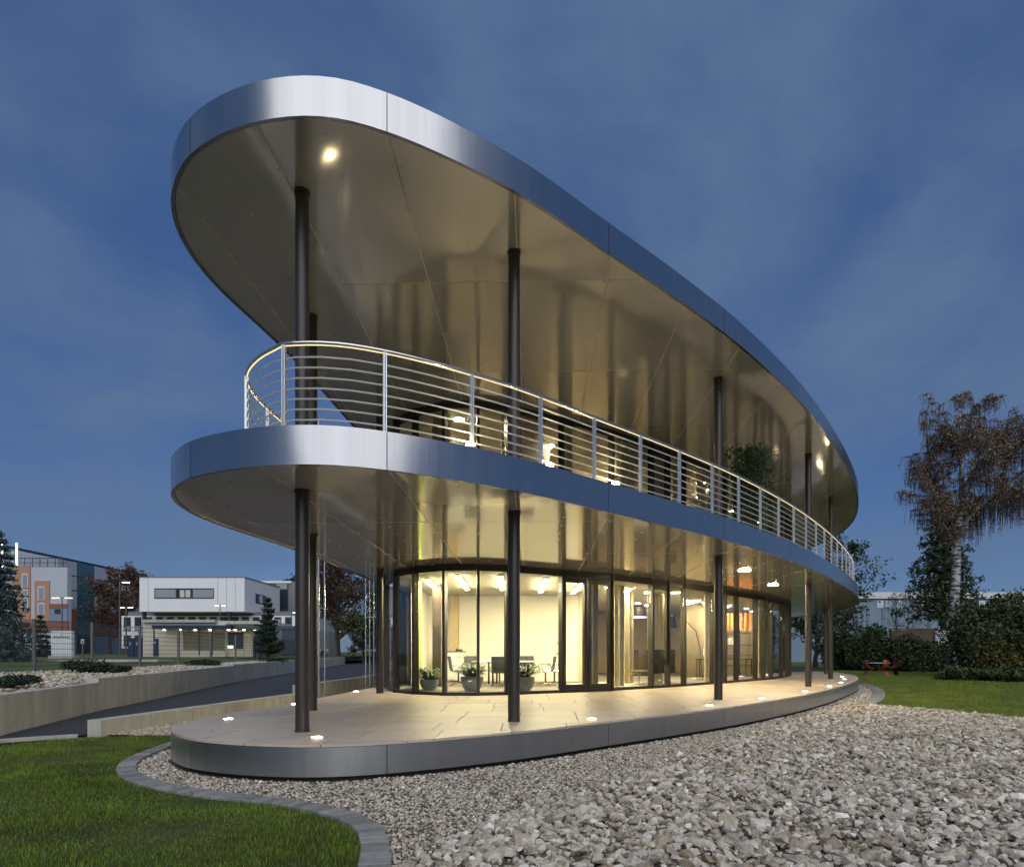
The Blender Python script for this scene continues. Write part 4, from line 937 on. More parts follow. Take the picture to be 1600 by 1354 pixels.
def broad_tree(name, x, y, z, H, rad, th, tr, leafm, label, seed, nleaf=9000, ls=.16, sparse=1.0, bark=None, lean=(0,0), weep=0, twig=True, cat='tree', flatten=1.0, group=None):
    """trunk with three orders of limbs; leaves gather round the limb ends"""
    q = random.Random(seed); qn = np.random.default_rng(seed); e = tag(empty(name, (x, y, z)), label, cat, group); T = MB(); ends = []
    def limb(p, d, l, r, lev):
        n = 5; pts = [p]; rr = [r]; dd = d.copy()
        for k in range(n):
            dd = (dd+Vector((q.gauss(0,.13),q.gauss(0,.13),q.gauss(.03 if lev < 3 else -.02*weep,.10)))).normalized(); pts.append(pts[-1]+dd*l/n); rr.append(max(.006, r*(1-.62*(k+1)/n)))
        T.tube(pts, rr, (8,6,5,4,3)[min(lev,4)], caps=False)
        if lev >= 4 or (lev == 3 and not twig):
            ends.extend(pts[1:]); return
        if lev >= 2: ends.extend(pts[3:])
        m = (0,5,4,4,3)[lev] if lev else 0
        for k in range(m):
            t = q.uniform(.35,1.0); i = min(n-1, int(t*n)); b = pts[i].lerp(pts[i+1], t*n-i); ax = dd.orthogonal().normalized(); ax.rotate(Matrix.Rotation(q.uniform(0,6.28),3,dd))
            nd = (dd+ax*q.uniform(.55,1.05)).normalized(); limb(b, nd, l*q.uniform(.5,.75), rr[i]*.6, lev+1)
        limb(pts[-1], dd, l*.65, rr[-1], lev+1)
    tp = [Vector((0,0,-.3))]; n = 10; rr = [tr*1.25]
    for k in range(1, n+1): tp.append(Vector((lean[0]*k/n+q.gauss(0,.006*H), lean[1]*k/n+q.gauss(0,.006*H), H*.86*k/n))); rr.append(tr*(1-.85*k/n))
    T.tube(tp, rr, 10, caps=False)
    nb = 15
    for k in range(nb):
        t = th+(1-th)*(k+q.random())/nb; f = t*n*.98; i = min(n-1, int(f)); p = tp[i].lerp(tp[i+1], f-i); a = k*2.4+q.uniform(-.4,.4)
        prof = math.sin(math.pi*min(1, max(.12, (t-th)/(1-th)*.82+.18)))**.7
        d = Vector((math.cos(a), math.sin(a), q.uniform(.35,.9))).normalized(); limb(p, d, rad*prof*q.uniform(.55,.8), rr[i]*.55, 2)
    tk = B('trunk', T, bark or bark_m, e, True)
    E = np.array([tuple(v) for v in ends]); 
    # keep the crown in its envelope
    idx = qn.integers(0, len(E), int(nleaf*sparse)); P = E[idx]+qn.normal(size=(len(idx),3))*np.array([.28,.28,.24])*rad*.22
    P = P[P[:,2] > th*H*.8]
    Vv, Fc = quads(P, qn.uniform(.6,1.3,len(P))*ls, qn); link('crown', npmesh('crown', Vv, Fc), leafm, e)
    return e, E
def conifer(name, x, y, z, H, rad, leafm, label, seed, whorls=16, per=9, bare=.06, nl=.16, group=None, dens=1.0, droop=.25):
    q = random.Random(seed); qn = np.random.default_rng(seed); e = tag(empty(name, (x, y, z)), label, 'tree', group); T = MB(); T.tube([(0,0,-.2),(0,0,H*.5),(0,0,H*.98)], [H*.02,H*.012,.01], 8, caps=False); C = []
    for w in range(whorls):
        t = bare+(1-bare)*(w+.3)/whorls; L_ = rad*(1-t)**.85*q.uniform(.85,1.1)+.08*rad
        for k in range(per):
            a = k*6.283/per+w*.7+q.uniform(-.25,.25); l = L_*q.uniform(.7,1.08); d = Vector((math.cos(a), math.sin(a), .12)); s = Vector((-math.sin(a), math.cos(a), 0)); pts = []
            for i in range(5): u = i/4; pts.append(Vector((0,0,t*H))+d*l*u+Vector((0,0,-droop*l*u*u+q.gauss(0,.02)*l)))
            T.tube(pts, [.012*H*(1-t)*.5+.008]*2+[.01,.008,.005], 3, caps=False)
            nn = int(max(6, 26*l/rad)*dens)
            for j in range(nn):
                u = q.uniform(.12,1.0); i = min(3, int(u*4)); b = pts[i].lerp(pts[i+1], u*4-i); wd = l*.34*(1-u*.65); C.append(tuple(b+s*q.uniform(-wd,wd)+Vector((0,0,q.gauss(-.03,.05)*l))))
    B('trunk', T, bark_m, e, True); P = np.array(C); P = np.repeat(P, 3, 0)+qn.normal(size=(len(P)*3,3))*nl*.45
    Vv, Fc = quads(P, qn.uniform(.6,1.3,len(P))*nl, qn, asp=.3); link('crown', npmesh('crown', Vv, Fc), leafm, e); return e
lf_brown = leafset('autumn_leaf', (.085,.045,.022)); lf_olive = leafset('olive_leaf', (.055,.055,.018)); lf_dark = leafset('dark_green_leaf', (.045,.066,.018)); lf_blue = leafset('blue_needle', (.055,.085,.085)); lf_pine = leafset('pine_needle', (.018,.035,.016)); lf_birch = leafset('birch_leaf', (.25,.18,.095)); lf_green = leafset('mid_green_leaf', (.04,.07,.015))
x, y, _ = pd(-6, 0, 34); conifer('spruce_tree', x, y, .85, 7.2, 2.1, lf_blue, 'blue spruce at the left edge in front of the factory', 11, 18, 11, .03, .13, dens=1.6)
x, y, _ = pd(419, 0, 48); conifer('pine_tree', x, y, .95, 4.7, 1.25, lf_pine, 'small dark pine in front of the gate house', 12, 10, 8, .08, .13, dens=1.6, droop=-.25)
x, y, _ = pd(63, 0, 50); conifer('conifer', x, y, .9, 3.6, 1.0, lf_pine, 'small dark conifer left of the white sign board', 13, 9, 8, .05, .12, dens=1.3)
x, y, _ = pd(197, 0, 88); broad_tree('autumn_tree', x, y, 1, 13.2, 4.4, .22, .28, lf_brown, 'brown autumn tree left of the white office block', 14, 6000, .19)
x, y, _ = pd(172, 0, 84); broad_tree('autumn_tree', x, y, 1, 10.0, 3.4, .2, .18, lf_brown, 'thinner rust brown tree in front of the factory bays', 15, 1500, .16)
x, y, _ = pd(528, 0, 86); broad_tree('autumn_tree', x, y, .6, 15.5, 6.2, .2, .40, lf_brown, 'large brown tree seen under the balcony beyond the driveway', 16, 8500, .2)
x, y, _ = pd(505, 0, 105); broad_tree('autumn_tree', x, y, .6, 15, 6, .2, .36, lf_brown, 'farther brown tree just right of the front column pair', 26, 8000, .24)
x, y, _ = pd(568, 0, 80); broad_tree('shrub', x, y, .4, 6.0, 3.4, .1, .15, lf_olive, 'olive green shrub lit by lamps beyond the driveway', 17, 6000, .17, cat='shrub')
x, y, _ = pd(600, 0, 78); broad_tree('shrub', x, y, .4, 9.0, 3.4, .1, .15, lf_dark, 'dark tree behind the rods at the left facade corner', 27, 6000, .2)
for px, H_, lb, sd_ in ((376, 13.2,'treetop peeking over the white office block roof, left one',18),(394, 14.4,'treetop peeking over the white office block roof, right one',19),(445, 14.6,'treetop peeking over the grey stair block',20)):
    x, y, _ = pd(px, 0, 112); broad_tree('autumn_tree', x, y, 1, H_, 3.6, .35, .25, lf_olive, 'olive brown '+lb, sd_, 5000, .22)
# right side: birch
birch_bark = bpy.data.materials.new('birch_bark'); birch_bark.use_nodes = True
t = birch_bark.node_tree; b = t.nodes['Principled BSDF']; b.inputs['Roughness'].default_value = .8
g_ = t.nodes.new('ShaderNodeNewGeometry'); mp = t.nodes.new('ShaderNodeMapping'); mp.inputs['Scale'].default_value = (1.6,1.6,5.0); n_ = t.nodes.new('ShaderNodeTexNoise'); n_.inputs['Scale'].default_value = 1.3; n_.inputs['Detail'].default_value = 5
r_ = t.nodes.new('ShaderNodeValToRGB'); r_.color_ramp.elements[0].position = .44; r_.color_ramp.elements[0].color = (.05,.045,.04,1); r_.color_ramp.elements[1].position = .56; r_.color_ramp.elements[1].color = (.46,.45,.43,1)
t.links.new(g_.outputs['Position'], mp.inputs[0]); t.links.new(mp.outputs[0], n_.inputs['Vector']); t.links.new(n_.outputs['Fac'], r_.inputs[0]); t.links.new(r_.outputs[0], b.inputs['Base Color'])
def birch(x, y, label):
    q = random.Random(31); qn = np.random.default_rng(31); e = tag(empty('birch_tree', (x, y, 0)), label, 'tree'); T = MB(); LB = MB(); anchors = []
    def pts2(*a): return [Vector((p[0], p[1], p[2])) for p in a]
    tr = pts2((0,0,-.3),(.02,0,2.5),(.08,.05,5),(.15,0,7.0),(.2,.05,9.3),(.55,.1,11.2),(.65,.2,13.2),(.5,.1,15),(.55,.2,16.8),(.4,.1,18.2))
    T.tube(tr, [.36,.31,.28,.26,.22,.17,.13,.09,.06,.025], 12, caps=False)
    mains = [(pts2((.2,.05,9.2),(1.2,-.2,10.6),(2.6,-.4,11.9),(4.4,-.3,13.3),(6.0,0,14.2)), .16),(pts2((.4,.1,10.4),(-.5,.3,11.6),(-1.3,.4,13.2),(-1.6,.2,15.0),(-1.7,.2,16.4)), .12),
             (pts2((.3,.05,9.8),(1.0,.4,10.9),(2.4,.9,11.4),(4.2,1.3,11.8),(6.0,1.2,12.4)), .11),(pts2((.55,.1,12.2),(1.6,-.3,13.7),(2.8,-.2,15.2),(3.8,0,16.8)), .09),
             (pts2((.6,.2,13.6),(-.3,-.6,14.8),(-1.2,-1.0,16.1),(-1.6,-1.1,17.2)), .07),(pts2((.6,.1,14.2),(1.4,.8,15.6),(2.0,1.2,17.0),(2.3,1.2,18.0)), .07),
             (pts2((.15,0,8.2),(-.7,-.5,9.3),(-1.7,-.8,10.2),(-2.6,-.9,11.2)), .08),(pts2((1.2,-.2,10.6),(2.5,-1.0,11.3),(4.0,-1.5,11.3),(5.6,-1.6,11.0)), .08),
             (pts2((2.6,-.4,11.9),(4.2,-1.0,13.2),(5.4,-1.3,15.0),(6.2,-1.3,16.2)), .07),(pts2((.2,.1,9.0),(.4,1.2,10.5),(.2,2.2,12.5),(0,2.6,14.5)), .08),(pts2((2.6,-.4,11.9),(3.6,.3,13.8),(4.6,.6,15.4),(5.2,.6,16.9)), .08),(pts2((1.6,-.3,13.7),(3.0,-.9,14.6),(4.6,-1.2,15.8),(5.8,-1.2,17.2)), .07),(pts2((4.4,-.3,13.3),(5.6,-.4,13.9),(7.0,-.3,15),(8.0,-.2,15.6)), .06),(pts2((.4,.1,10.4),(-.9,-.3,11.0),(-2.0,-.4,12.0),(-2.7,-.3,13.4)), .08),(pts2((.5,.1,11),(.5,-1.1,12.5),(.3,-1.9,14.3),(.2,-2.2,16)), .08)]
    for pl, r in mains:
        sm = [Vector(p) for p in catmull([tuple(v) for v in pl], False, .4)]; n = len(sm); LB.tube(sm, [r*(1-.8*i/(n-1)) for i in range(n)], 6, caps=False)
        for k in range(17):
            i = q.randrange(n//4, n); p = sm[i]; a = q.uniform(0,6.283); d = Vector((math.cos(a), math.sin(a), q.uniform(.1,.9))).normalized(); l = q.uniform(.8,1.9); c = [p, p+d*l*.5+Vector((0,0,.05)), p+d*l+Vector((0,0,-.1))]
            LB.tube(c, [r*.28,.016,.008], 4, caps=False); anchors += [c[1], c[2], c[1].lerp(c[2],.5), p]
    anchors += tr[6:]
    TW = []; LP = []; 
    for p in anchors:
        for k in range(8):
            l = q.uniform(.6,1.7)*(1.35 if p.z < 13 and p.x > 1 else .62); a = q.uniform(0,6.283); o = Vector((math.cos(a), math.sin(a), 0))*q.uniform(.1,.5); c = [p, p+o*.7+Vector((0,0,.08)), p+o+Vector((0,0,-l*.45)), p+o*1.1+Vector((0,0,-l))]; TW.append(c)
            dn = 2 if p.z < 12 and p.x > 1.5 else 4
            for j in range(dn): i = q.randrange(0,3); LP.append(tuple(c[i].lerp(c[i+1], q.random())+Vector((q.gauss(0,.07),q.gauss(0,.07),q.gauss(0,.05)))))
    W_ = MB()
    for c in TW: W_.tube(c, [.012,.010,.008,.005], 3, caps=False)
    B('trunk', T, birch_bark, e, True); B('limb', LB, M('birch_limb',(.20,.18,.165),.85,0,.3,6), e, True); tag(B('twigs', W_, M('birch_twig',(.06,.04,.035),.9), e), kind='stuff')
    P = np.array(LP); Vv, Fc = quads(P, qn.uniform(.045,.085,len(P)), qn, droop=(0,0,-.3)); link('crown', npmesh('crown', Vv, Fc), lf_birch, e)
birch(29.0, 42.0, 'tall weeping birch with white trunk and thinning brown leaves')
x, y, _ = pd(1474, 0, 55); conifer('fir_tree', x, y, 0, 15.2, 4.6, lf_dark, 'dark fir standing behind the birch trunk', 32, 17, 10, .30, .22, dens=1.5)
x, y, _ = pd(1318, 0, 55); broad_tree('deciduous_tree', x, y, 0, 12.5, 3.6, .25, .22, lf_dark, 'dark leaning tree behind the far end of the building', 33, 2400, .14)
x, y, _ = pd(1275, 0, 62); broad_tree('deciduous_tree', x, y, 0, 9.5, 4.5, .12, .22, lf_dark, 'dense dark tree seen under the far end of the balcony', 34, 5000, .18)
for px, H_, lb, sd_ in ((1400, 7.4,'bare slender sapling left of the wooden screen',35),(1420, 8.0,'bare slender sapling behind the wooden screen',36)):
    x, y, _ = pd(px, 0, 52); broad_tree('sapling', x, y, 0, H_, 1.5, .3, .08, lf_olive, lb, sd_, 160, .07)
def bush(name, px, D_, rx, ry, rz, leafm, label, seed, n=6000, ls=.12, z=0, cat='bush', group=None):
    x, y, _ = pd(px, 0, D_); e = tag(empty(name, (x, y, z)), label, cat, group); qn = np.random.default_rng(seed); q = random.Random(seed)
    nb = 16; cs = []
    for k in range(nb): a = q.uniform(0,6.283); r = q.uniform(.1,.75); cs.append((math.cos(a)*r*rx, math.sin(a)*r*ry, rz*q.uniform(.25,.8), q.uniform(.28,.5)))
    P = []
    for cx_, cy_, cz_, s in cs:
        m_ = n//nb; d = qn.normal(size=(m_,3)); d /= np.linalg.norm(d,axis=1)[:,None]; rad_ = (qn.uniform(.55,1.08,m_)**.5)[:,None]; P.append(np.array([cx_,cy_,cz_])+d*rad_*np.array([rx*s,ry*s,rz*s*.95]))
    P = np.concatenate(P); P[:,2] = np.abs(P[:,2])+.02; Vv, Fc = quads(P, qn.uniform(.6,1.3,len(P))*ls, qn); link('foliage', npmesh('foliage', Vv, Fc), leafm, e)
    m = MB()
    for cx_, cy_, cz_, s in cs: m.tube([(cx_*.15,cy_*.15,-.05),(cx_*.6,cy_*.6,cz_*.5),(cx_,cy_,cz_)], [.05,.035,.015], 5, caps=False)
    B('stem', m, bark_m, e); return e
bush('hedge_bush', 1556, 38, 3.0, 2.2, 4.6, lf_dark, 'large dark bush in front of the birch trunk', 41, 15000, .12)
bush('hedge_bush', 1612, 35, 3.4, 2.2, 3.7, lf_dark, 'dark bush cut by the right edge of the photo', 42, 13000, .12)
bush('hedge_bush', 1562, 34.5, 1.3, .9, 2.0, M('yellow_leaf',(.09,.075,.012),.6,0,.45,1.5), 'small yellowing bush at the foot of the large dark bush', 43, 3000, .09)
bush('hedge_bush', 1452, 47, 2.1, 1.2, 1.9, lf_dark, 'low dark bush below the wooden screen', 44, 5000, .12)
bush('hedge_bush', 1410, 49, 2.4, 1.3, 2.5, lf_dark, 'dark rounded bush behind the orange garden chairs', 45, 6000, .13)
bush('hedge_bush', 1362, 50, 2.4, 1.3, 3.3, lf_green, 'lighter green bush left of the orange garden chairs', 46, 6500, .13)
bush('hedge_bush', 1322, 53, 2.6, 1.5, 3.0, lf_dark, 'dark bush between the building end and the lighter bush', 47, 6000, .14)
for k, px in enumerate((1500, 1530, 1585)): bush('tall_grass', px, 33.5-k*1.2, 1.2, .6, .55, lf_green, ('clump of tall grass before the birch','clump of tall grass before the large dark bush','clump of tall grass at the right edge of the lawn')[k], 50+k, 2200, .10, cat='grass clump')
for i, (px, D_, rx, ry, h_, lb) in enumerate(((8, 13.6, .75, .35, .16,'low dark shrub patch in the raised bed at the left edge'),(140, 21.6, 1.15, .5, .42,'low dark shrub patch in the raised bed below the sign board'),(176, 21.6, .7, .4, .2,'small dark shrub patch right of the fence post in the raised bed'),(318, 31.5, .9, .6, .28,'low dark shrub patch in the raised bed before the gate house'),(425, 42, .9, .5, .3,'low dark shrub patch in the raised bed below the pine'))):
    bush('bed_shrub', px, D_, rx, ry, h_, lf_pine, lb, 60+i, 2200, .045, z=.74, cat='shrub', group='shrub patches in the raised bed')
# far blue-grey hall on the right
hb = tag(empty('hall', (0,0,0)), 'long flat blue-grey hall with white roof band behind the trees on the right', 'building'); D = 95.0
hz = lambda py: pd(0,py,D)[2]
m = MB(); m.box(pd(1180,0,D)[0], pd(1720,0,D)[0], D, D+20, 0, hz(935)); B('wall', m, M('hall_blue',(.17,.24,.32),.5,0,.06,.3), hb)
m = MB(); m.box(pd(1178,0,D)[0], pd(1722,0,D)[0], D-.4, D+20.4, hz(934.8), hz(925)); B('roof_band', m, M('hall_white',(.62,.64,.66),.6), hb)
for px in (1371, 1384, 1400, 1440, 1530, 1573, 1592, 1625):
    w_ = bx('window', hb, px, 938, px+9, 949, D-.1, .095, wl_m); bx('pane', w_, px+1, 939.5, px+8, 948, D-.13, .028, M('sky_pane2',(.45,.52,.60),.2))
for px in range(1330, 1680, 24): bx('wall_rib', hb, px, 950, px+5, 1015, D-.08, .075, M('hall_rib',(.13,.17,.23),.5))
# wooden screen on posts with white lattice
wd_m = M('weathered_wood', (.115,.085,.055), .85, 0, .25, 4)
ws = tag(empty('wooden_screen', (0,0,0)), 'weathered wooden board screen raised above the bushes left of the birch', 'fence'); D = 51.0
for k in range(22): bx('board', ws, 1393+k*3.1, 984.5-k*.12, 1395.9+k*3.1, 1001.5, D, .03, wd_m)
bx('top_rail', ws, 1391, 981.2, 1462, 983, D-.03, .1, wd_m); bx('bottom_rail', ws, 1391, 1001.7, 1462, 1003, D-.03, .1, wd_m)
for px in (1392, 1424, 1460): bx('post', ws, px-1, 983.1, px+1, 1046, D+.08, .12, wd_m)
lt_ = tag(empty('lattice_panel', (0,0,0)), 'small white lattice panel between wooden screen and birch', 'lattice'); a0 = pd(1462.5,985,50.8); a1 = pd(1485,1002.5,50.8)
w_, h_ = a1[0]-a0[0], a0[2]-a1[2]
for k in range(-3, 8):
    for s in (0, 1):
        o = k*w_/5; p = [(o, 0), (o+h_, h_)] if s == 0 else [(o+h_*0, h_), (o+h_, 0)]
        (xa, za), (xb, zb_) = p; c0 = max(0, -xa/(xb-xa)); c1 = min(1, (w_-xa)/(xb-xa))
        if c1-c0 < .05: continue
        A = Vector((a0[0]+xa+(xb-xa)*c0, 50.8+.03*s, a1[2]+za+(zb_-za)*c0)); Bq = Vector((a0[0]+xa+(xb-xa)*c1, 50.8+.03*s, a1[2]+za+(zb_-za)*c1)); m = MB(); m.tube([A,Bq], .045, 4); B('slat', m, M('white_paint',(.7,.72,.74),.6), lt_)
for a, b, c_, d_ in ((1462,984.5,1485.5,986),(1462,1001.5,1485.5,1003)): bx('frame_bar', lt_, a, b, c_, d_, 50.7, .06, MATS['white_paint'])
for px, lb in ((1458,'pale timber stake leaning below the wooden screen'),(1476,'second pale timber stake below the lattice panel')):
    x0, y0, z0 = pd(px, 1003, 49.5); m = MB(); m.tube([(x0+.05,y0,0),(x0+.18 if px > 1470 else x0,y0,z0)], .05, 6); tag(B('timber_stake', m, M('pale_timber',(.34,.27,.16),.8), None), lb, 'stake')
for px, lb in ((1437,'grey cloth hanging below the wooden screen, left one'),(1452,'grey cloth hanging below the wooden screen, right one')):
    a = pd(px,1006,50); c_ = pd(px+4.5,1025,50); m = MB(); strip(m, [(a[0]+(c_[0]-a[0])*k/8, 50+.03*math.sin(k*1.7)) for k in range(9)], c_[2], a[2], .02, 1); tag(B('hanging_cloth', m, blind_m, None, True), lb, 'cloth')
# garden chairs (one-piece cantilever shells) and table on the far lawn
shell_m = M('red_plastic', (.22,.05,.02), .35, 0, .05); shell2_m = M('dark_red_plastic', (.10,.02,.018), .35, 0, .05)
def shell_chair(px, py, rz, mat, label):
    x, y = pz(px, py, .02); e = tag(empty('garden_chair', (x, y, .015), rz), label, 'chair', 'one-piece chairs round the garden table'); s = 1.12
    prof = [(-.06,.86,.17),(-.10,.72,.21),(-.09,.58,.20),(-.02,.47,.215),(.12,.42,.235),(.27,.425,.235),(.34,.40,.23),(.33,.35,.21),(.20,.26,.15),(.08,.16,.16),(.0,.05,.21),(-.05,.0,.24)]
    vs = []; fs_ = []; nn = 6
    for i, (yy, zz_, hw) in enumerate(prof):
        for side in (0, 1):
            for k in range(nn+1):
                u = -1+2*k/nn; cur = .07*u*u if i < 5 else (-.05*u*u if i > 7 else .0); a = prof[max(0,i-1)]; b = prof[min(len(prof)-1,i+1)]; ty, tz = b[0]-a[0], b[1]-a[1]; l = math.hypot(ty,tz); ny, nz_ = -tz/l, ty/l
                off_ = .014*(1 if side else -1); vs.append((u*hw*s, (yy+cur+ny*off_)*s, (zz_+nz_*off_)*s+.012))
    st = 2*(nn+1)
    for i in range(len(prof)-1):
        for k in range(nn):
            a = i*st+k; fs_.append((a,a+1,a+st+1,a+st)); c = a+nn+1; fs_.append((c,c+st,c+st+1,c+1))
        for k in (0, nn): a = i*st+k; c = a+nn+1; fs_.append((a,a+st,c+st,c))
    for i in (0, len(prof)-1):
        for k in range(nn): a = i*st+k; fs_.append((a,a+nn+1,a+nn+2,a+1))
    m = MB(); m.add(vs, fs_); B('shell', m, mat, e, True)
shell_chair(1353, 1055, R(-95), shell_m, 'orange-red one-piece chair on the building side of the garden table')
shell_chair(1384, 1056, R(20), shell_m, 'orange-red one-piece chair in front of the garden table')
shell_chair(1400, 1054, R(100), shell2_m, 'dark red one-piece chair on the birch side of the garden table')
x, y = pz(1374, 1052.5, .02); gt_ = tag(empty('garden_table', (x, y, .012)), 'round white garden table on a single foot between the red chairs', 'table')
m = MB(); m.lathe(0,0,[(.62,.72),(.66,.735),(.62,.75)],32); B('tabletop', m, white_m, gt_); m = MB(); m.lathe(0,0,[(.32,0),(.30,.02),(.04,.06),(.035,.70),(.12,.719)],20); B('foot', m, fpost, gt_, True)
# ------------------------------------------------------------------ gravel
stone_m = bpy.data.materials.new('gravel_stone'); stone_m.use_nodes = True; t = stone_m.node_tree; b = t.nodes['Principled BSDF']; b.inputs['Roughness'].default_value = .75
at_ = t.nodes.new('ShaderNodeAttribute'); at_.attribute_name = 'rnd'; oi = t.nodes.new('ShaderNodeObjectInfo'); ad = t.nodes.new('ShaderNodeMath'); ad.operation = 'ADD'; fr = t.nodes.new('ShaderNodeMath'); fr.operation = 'FRACT'
t.links.new(at_.outputs['Fac'], ad.inputs[0]); t.links.new(oi.outputs['Random'], ad.inputs[1]); t.links.new(ad.outputs[0], fr.inputs[0])
rp = t.nodes.new('ShaderNodeValToRGB'); rp.color_ramp.interpolation = 'LINEAR'; el = rp.color_ramp.elements
cols = [(0,(.60,.57,.52)),(.16,(.36,.33,.28)),(.30,(.50,.47,.42)),(.45,(.22,.19,.15)),(.55,(.62,.60,.57)),(.68,(.40,.38,.345)),(.80,(.27,.21,.15)),(.90,(.78,.77,.75)),(1.0,(.30,.28,.25))]
el[0].position = 0; el[0].color = cols[0][1]+(1,); el[1].position = 1; el[1].color = cols[-1][1]+(1,)
for p_, c_ in cols[1:-1]: e_ = el.new(p_); e_.color = c_+(1,)
t.links.new(fr.outputs[0], rp.inputs[0]); g_ = t.nodes.new('ShaderNodeNewGeometry'); n_ = t.nodes.new('ShaderNodeTexNoise'); n_.inputs['Scale'].default_value = 45; n_.inputs['Detail'].default_value = 4; t.links.new(g_.outputs['Position'], n_.inputs['Vector'])
mr = t.nodes.new('ShaderNodeMapRange'); mr.inputs[1].default_value = .25; mr.inputs[2].default_value = .75; mr.inputs[3].default_value = .72; mr.inputs[4].default_value = 1.22; t.links.new(n_.outputs['Fac'], mr.inputs[0])
for e_ in el: c0 = e_.color[:3]; e_.color = (min(1,c0[0]*1.14), c0[1]*1.08, c0[2]*.97, 1)
sc = t.nodes.new('ShaderNodeVectorMath'); sc.operation = 'SCALE'; t.links.new(rp.outputs[0], sc.inputs[0]); t.links.new(mr.outputs[0], sc.inputs['Scale']); t.links.new(sc.outputs[0], b.inputs['Base Color'])
bp = t.nodes.new('ShaderNodeBump'); bp.inputs['Distance'].default_value = .004; t.links.new(n_.outputs['Fac'], bp.inputs['Height']); t.links.new(bp.outputs[0], b.inputs['Normal'])
templates = []
for k in range(14):
    q = np.random.default_rng(100+k); bm = bmesh.new(); pts = q.normal(size=(13,3)); pts /= np.linalg.norm(pts,axis=1)[:,None]; pts *= q.uniform(.82,1.0,(13,1))*np.array([1.0, q.uniform(.62,.95), q.uniform(.42,.7)])
    for p in pts: bm.verts.new(p)
    r_ = bmesh.ops.convex_hull(bm, input=bm.verts); bmesh.ops.delete(bm, geom=[v for v in bm.verts if not v.link_faces], context='VERTS'); bmesh.ops.triangulate(bm, faces=bm.faces); bm.verts.index_update()
    templates.append((np.array([v.co[:] for v in bm.verts]), np.array([[v.index for v in f.verts] for f in bm.faces]))); bm.free()
COARSE_LINE = [pz(560,1420,0), pz(640,1354,0), pz(742,1300,0), pz(860,1255,0), pz(980,1212,0), pz(1100,1172,0), pz(1200,1140,0), pz(1290,1115,0), pz(1345,1104,0)]
COARSE = COARSE_LINE+GRAV_EDGE+[(20,2),(6,.5),(0,1.5)]
cl_np = np.array(catmull(COARSE_LINE, False, .1))
def mound(X, Y):
    d = np.sqrt(((X[:,None]-cl_np[None,::3,0])**2+(Y[:,None]-cl_np[None,::3,1])**2).min(1)); i = inside(COARSE, X, Y)
    w = .5+.5*np.sin(X*1.7+Y*.9)*np.sin(Y*1.3-X*.6)
    return np.where(i, np.clip(d/.5,0,1)*(.09+.05*w), 0)
def scatter(poly, dens, lo, hi, seed, test=None, ymax=60, fov=True):
    q = np.random.default_rng(seed); xs = [p[0] for p in poly]; ys = [p[1] for p in poly]; A = (max(xs)-min(xs))*(max(ys)-min(ys)); n = int(A*dens)
    X = q.uniform(min(xs), max(xs), n); Y = q.uniform(min(ys), max(ys), n); k = inside(poly, X, Y) & (Y < ymax) & (Y > 2.4)
    if fov: k &= (np.abs(X) < .86*Y+.8)
    X, Y = X[k], Y[k]
    if test is not None: k = test(X, Y); X, Y = X[k], Y[k]
    return X, Y, lo+(hi-lo)*q.random(len(X))**1.6
def rotm(n, q, tilt):
    a = q.uniform(0, 6.283, n); b_ = q.normal(0, tilt, n); c_ = q.normal(0, tilt, n); ca, sa, cb, sb, cc, sc_ = np.cos(a), np.sin(a), np.cos(b_), np.sin(b_), np.cos(c_), np.sin(c_); Rm = np.zeros((n,3,3))
    Rm[:,0,0]=ca*cb; Rm[:,0,1]=ca*sb*sc_-sa*cc; Rm[:,0,2]=ca*sb*cc+sa*sc_; Rm[:,1,0]=sa*cb; Rm[:,1,1]=sa*sb*sc_+ca*cc; Rm[:,1,2]=sa*sb*cc-ca*sc_; Rm[:,2,0]=-sb; Rm[:,2,1]=cb*sc_; Rm[:,2,2]=cb*cc; return Rm
def stones(X, Y, Z, Sz, seed, parent, name='gravel'):
    q = np.random.default_rng(seed); Vs = []; Fs = []; Rn = []; o = 0; ti = q.integers(0, len(templates), len(X)); Rm = rotm(len(X), q, .35)
    for k, (tv, tf) in enumerate(templates):
        I = np.where(ti == k)[0]
        if not len(I): continue
        v = np.einsum('nij,vj->nvi', Rm[I], tv)*Sz[I][:,None,None]+np.stack([X[I],Y[I],Z[I]],1)[:,None,:]; m_ = len(tv); Vs.append(v.reshape(-1,3)); f = tf[None]+(np.arange(len(I))*m_)[:,None,None]+o; Fs.append(f.reshape(-1,3)); o += len(I)*m_; Rn.append(np.repeat(q.random(len(I)), len(tf)))
    me = npmesh(name, np.concatenate(Vs), np.concatenate(Fs)); me.shade_flat(); at = me.attributes.new('rnd','FLOAT','FACE'); at.data.foreach_set('value', np.concatenate(Rn).astype(np.float32)); return tag(link(name, me, stone_m, parent), kind='stuff')
outp = inset(OUT, -.02)
kl = np.array(KERB_L)
def free(X, Y): return ~inside(outp, X, Y)
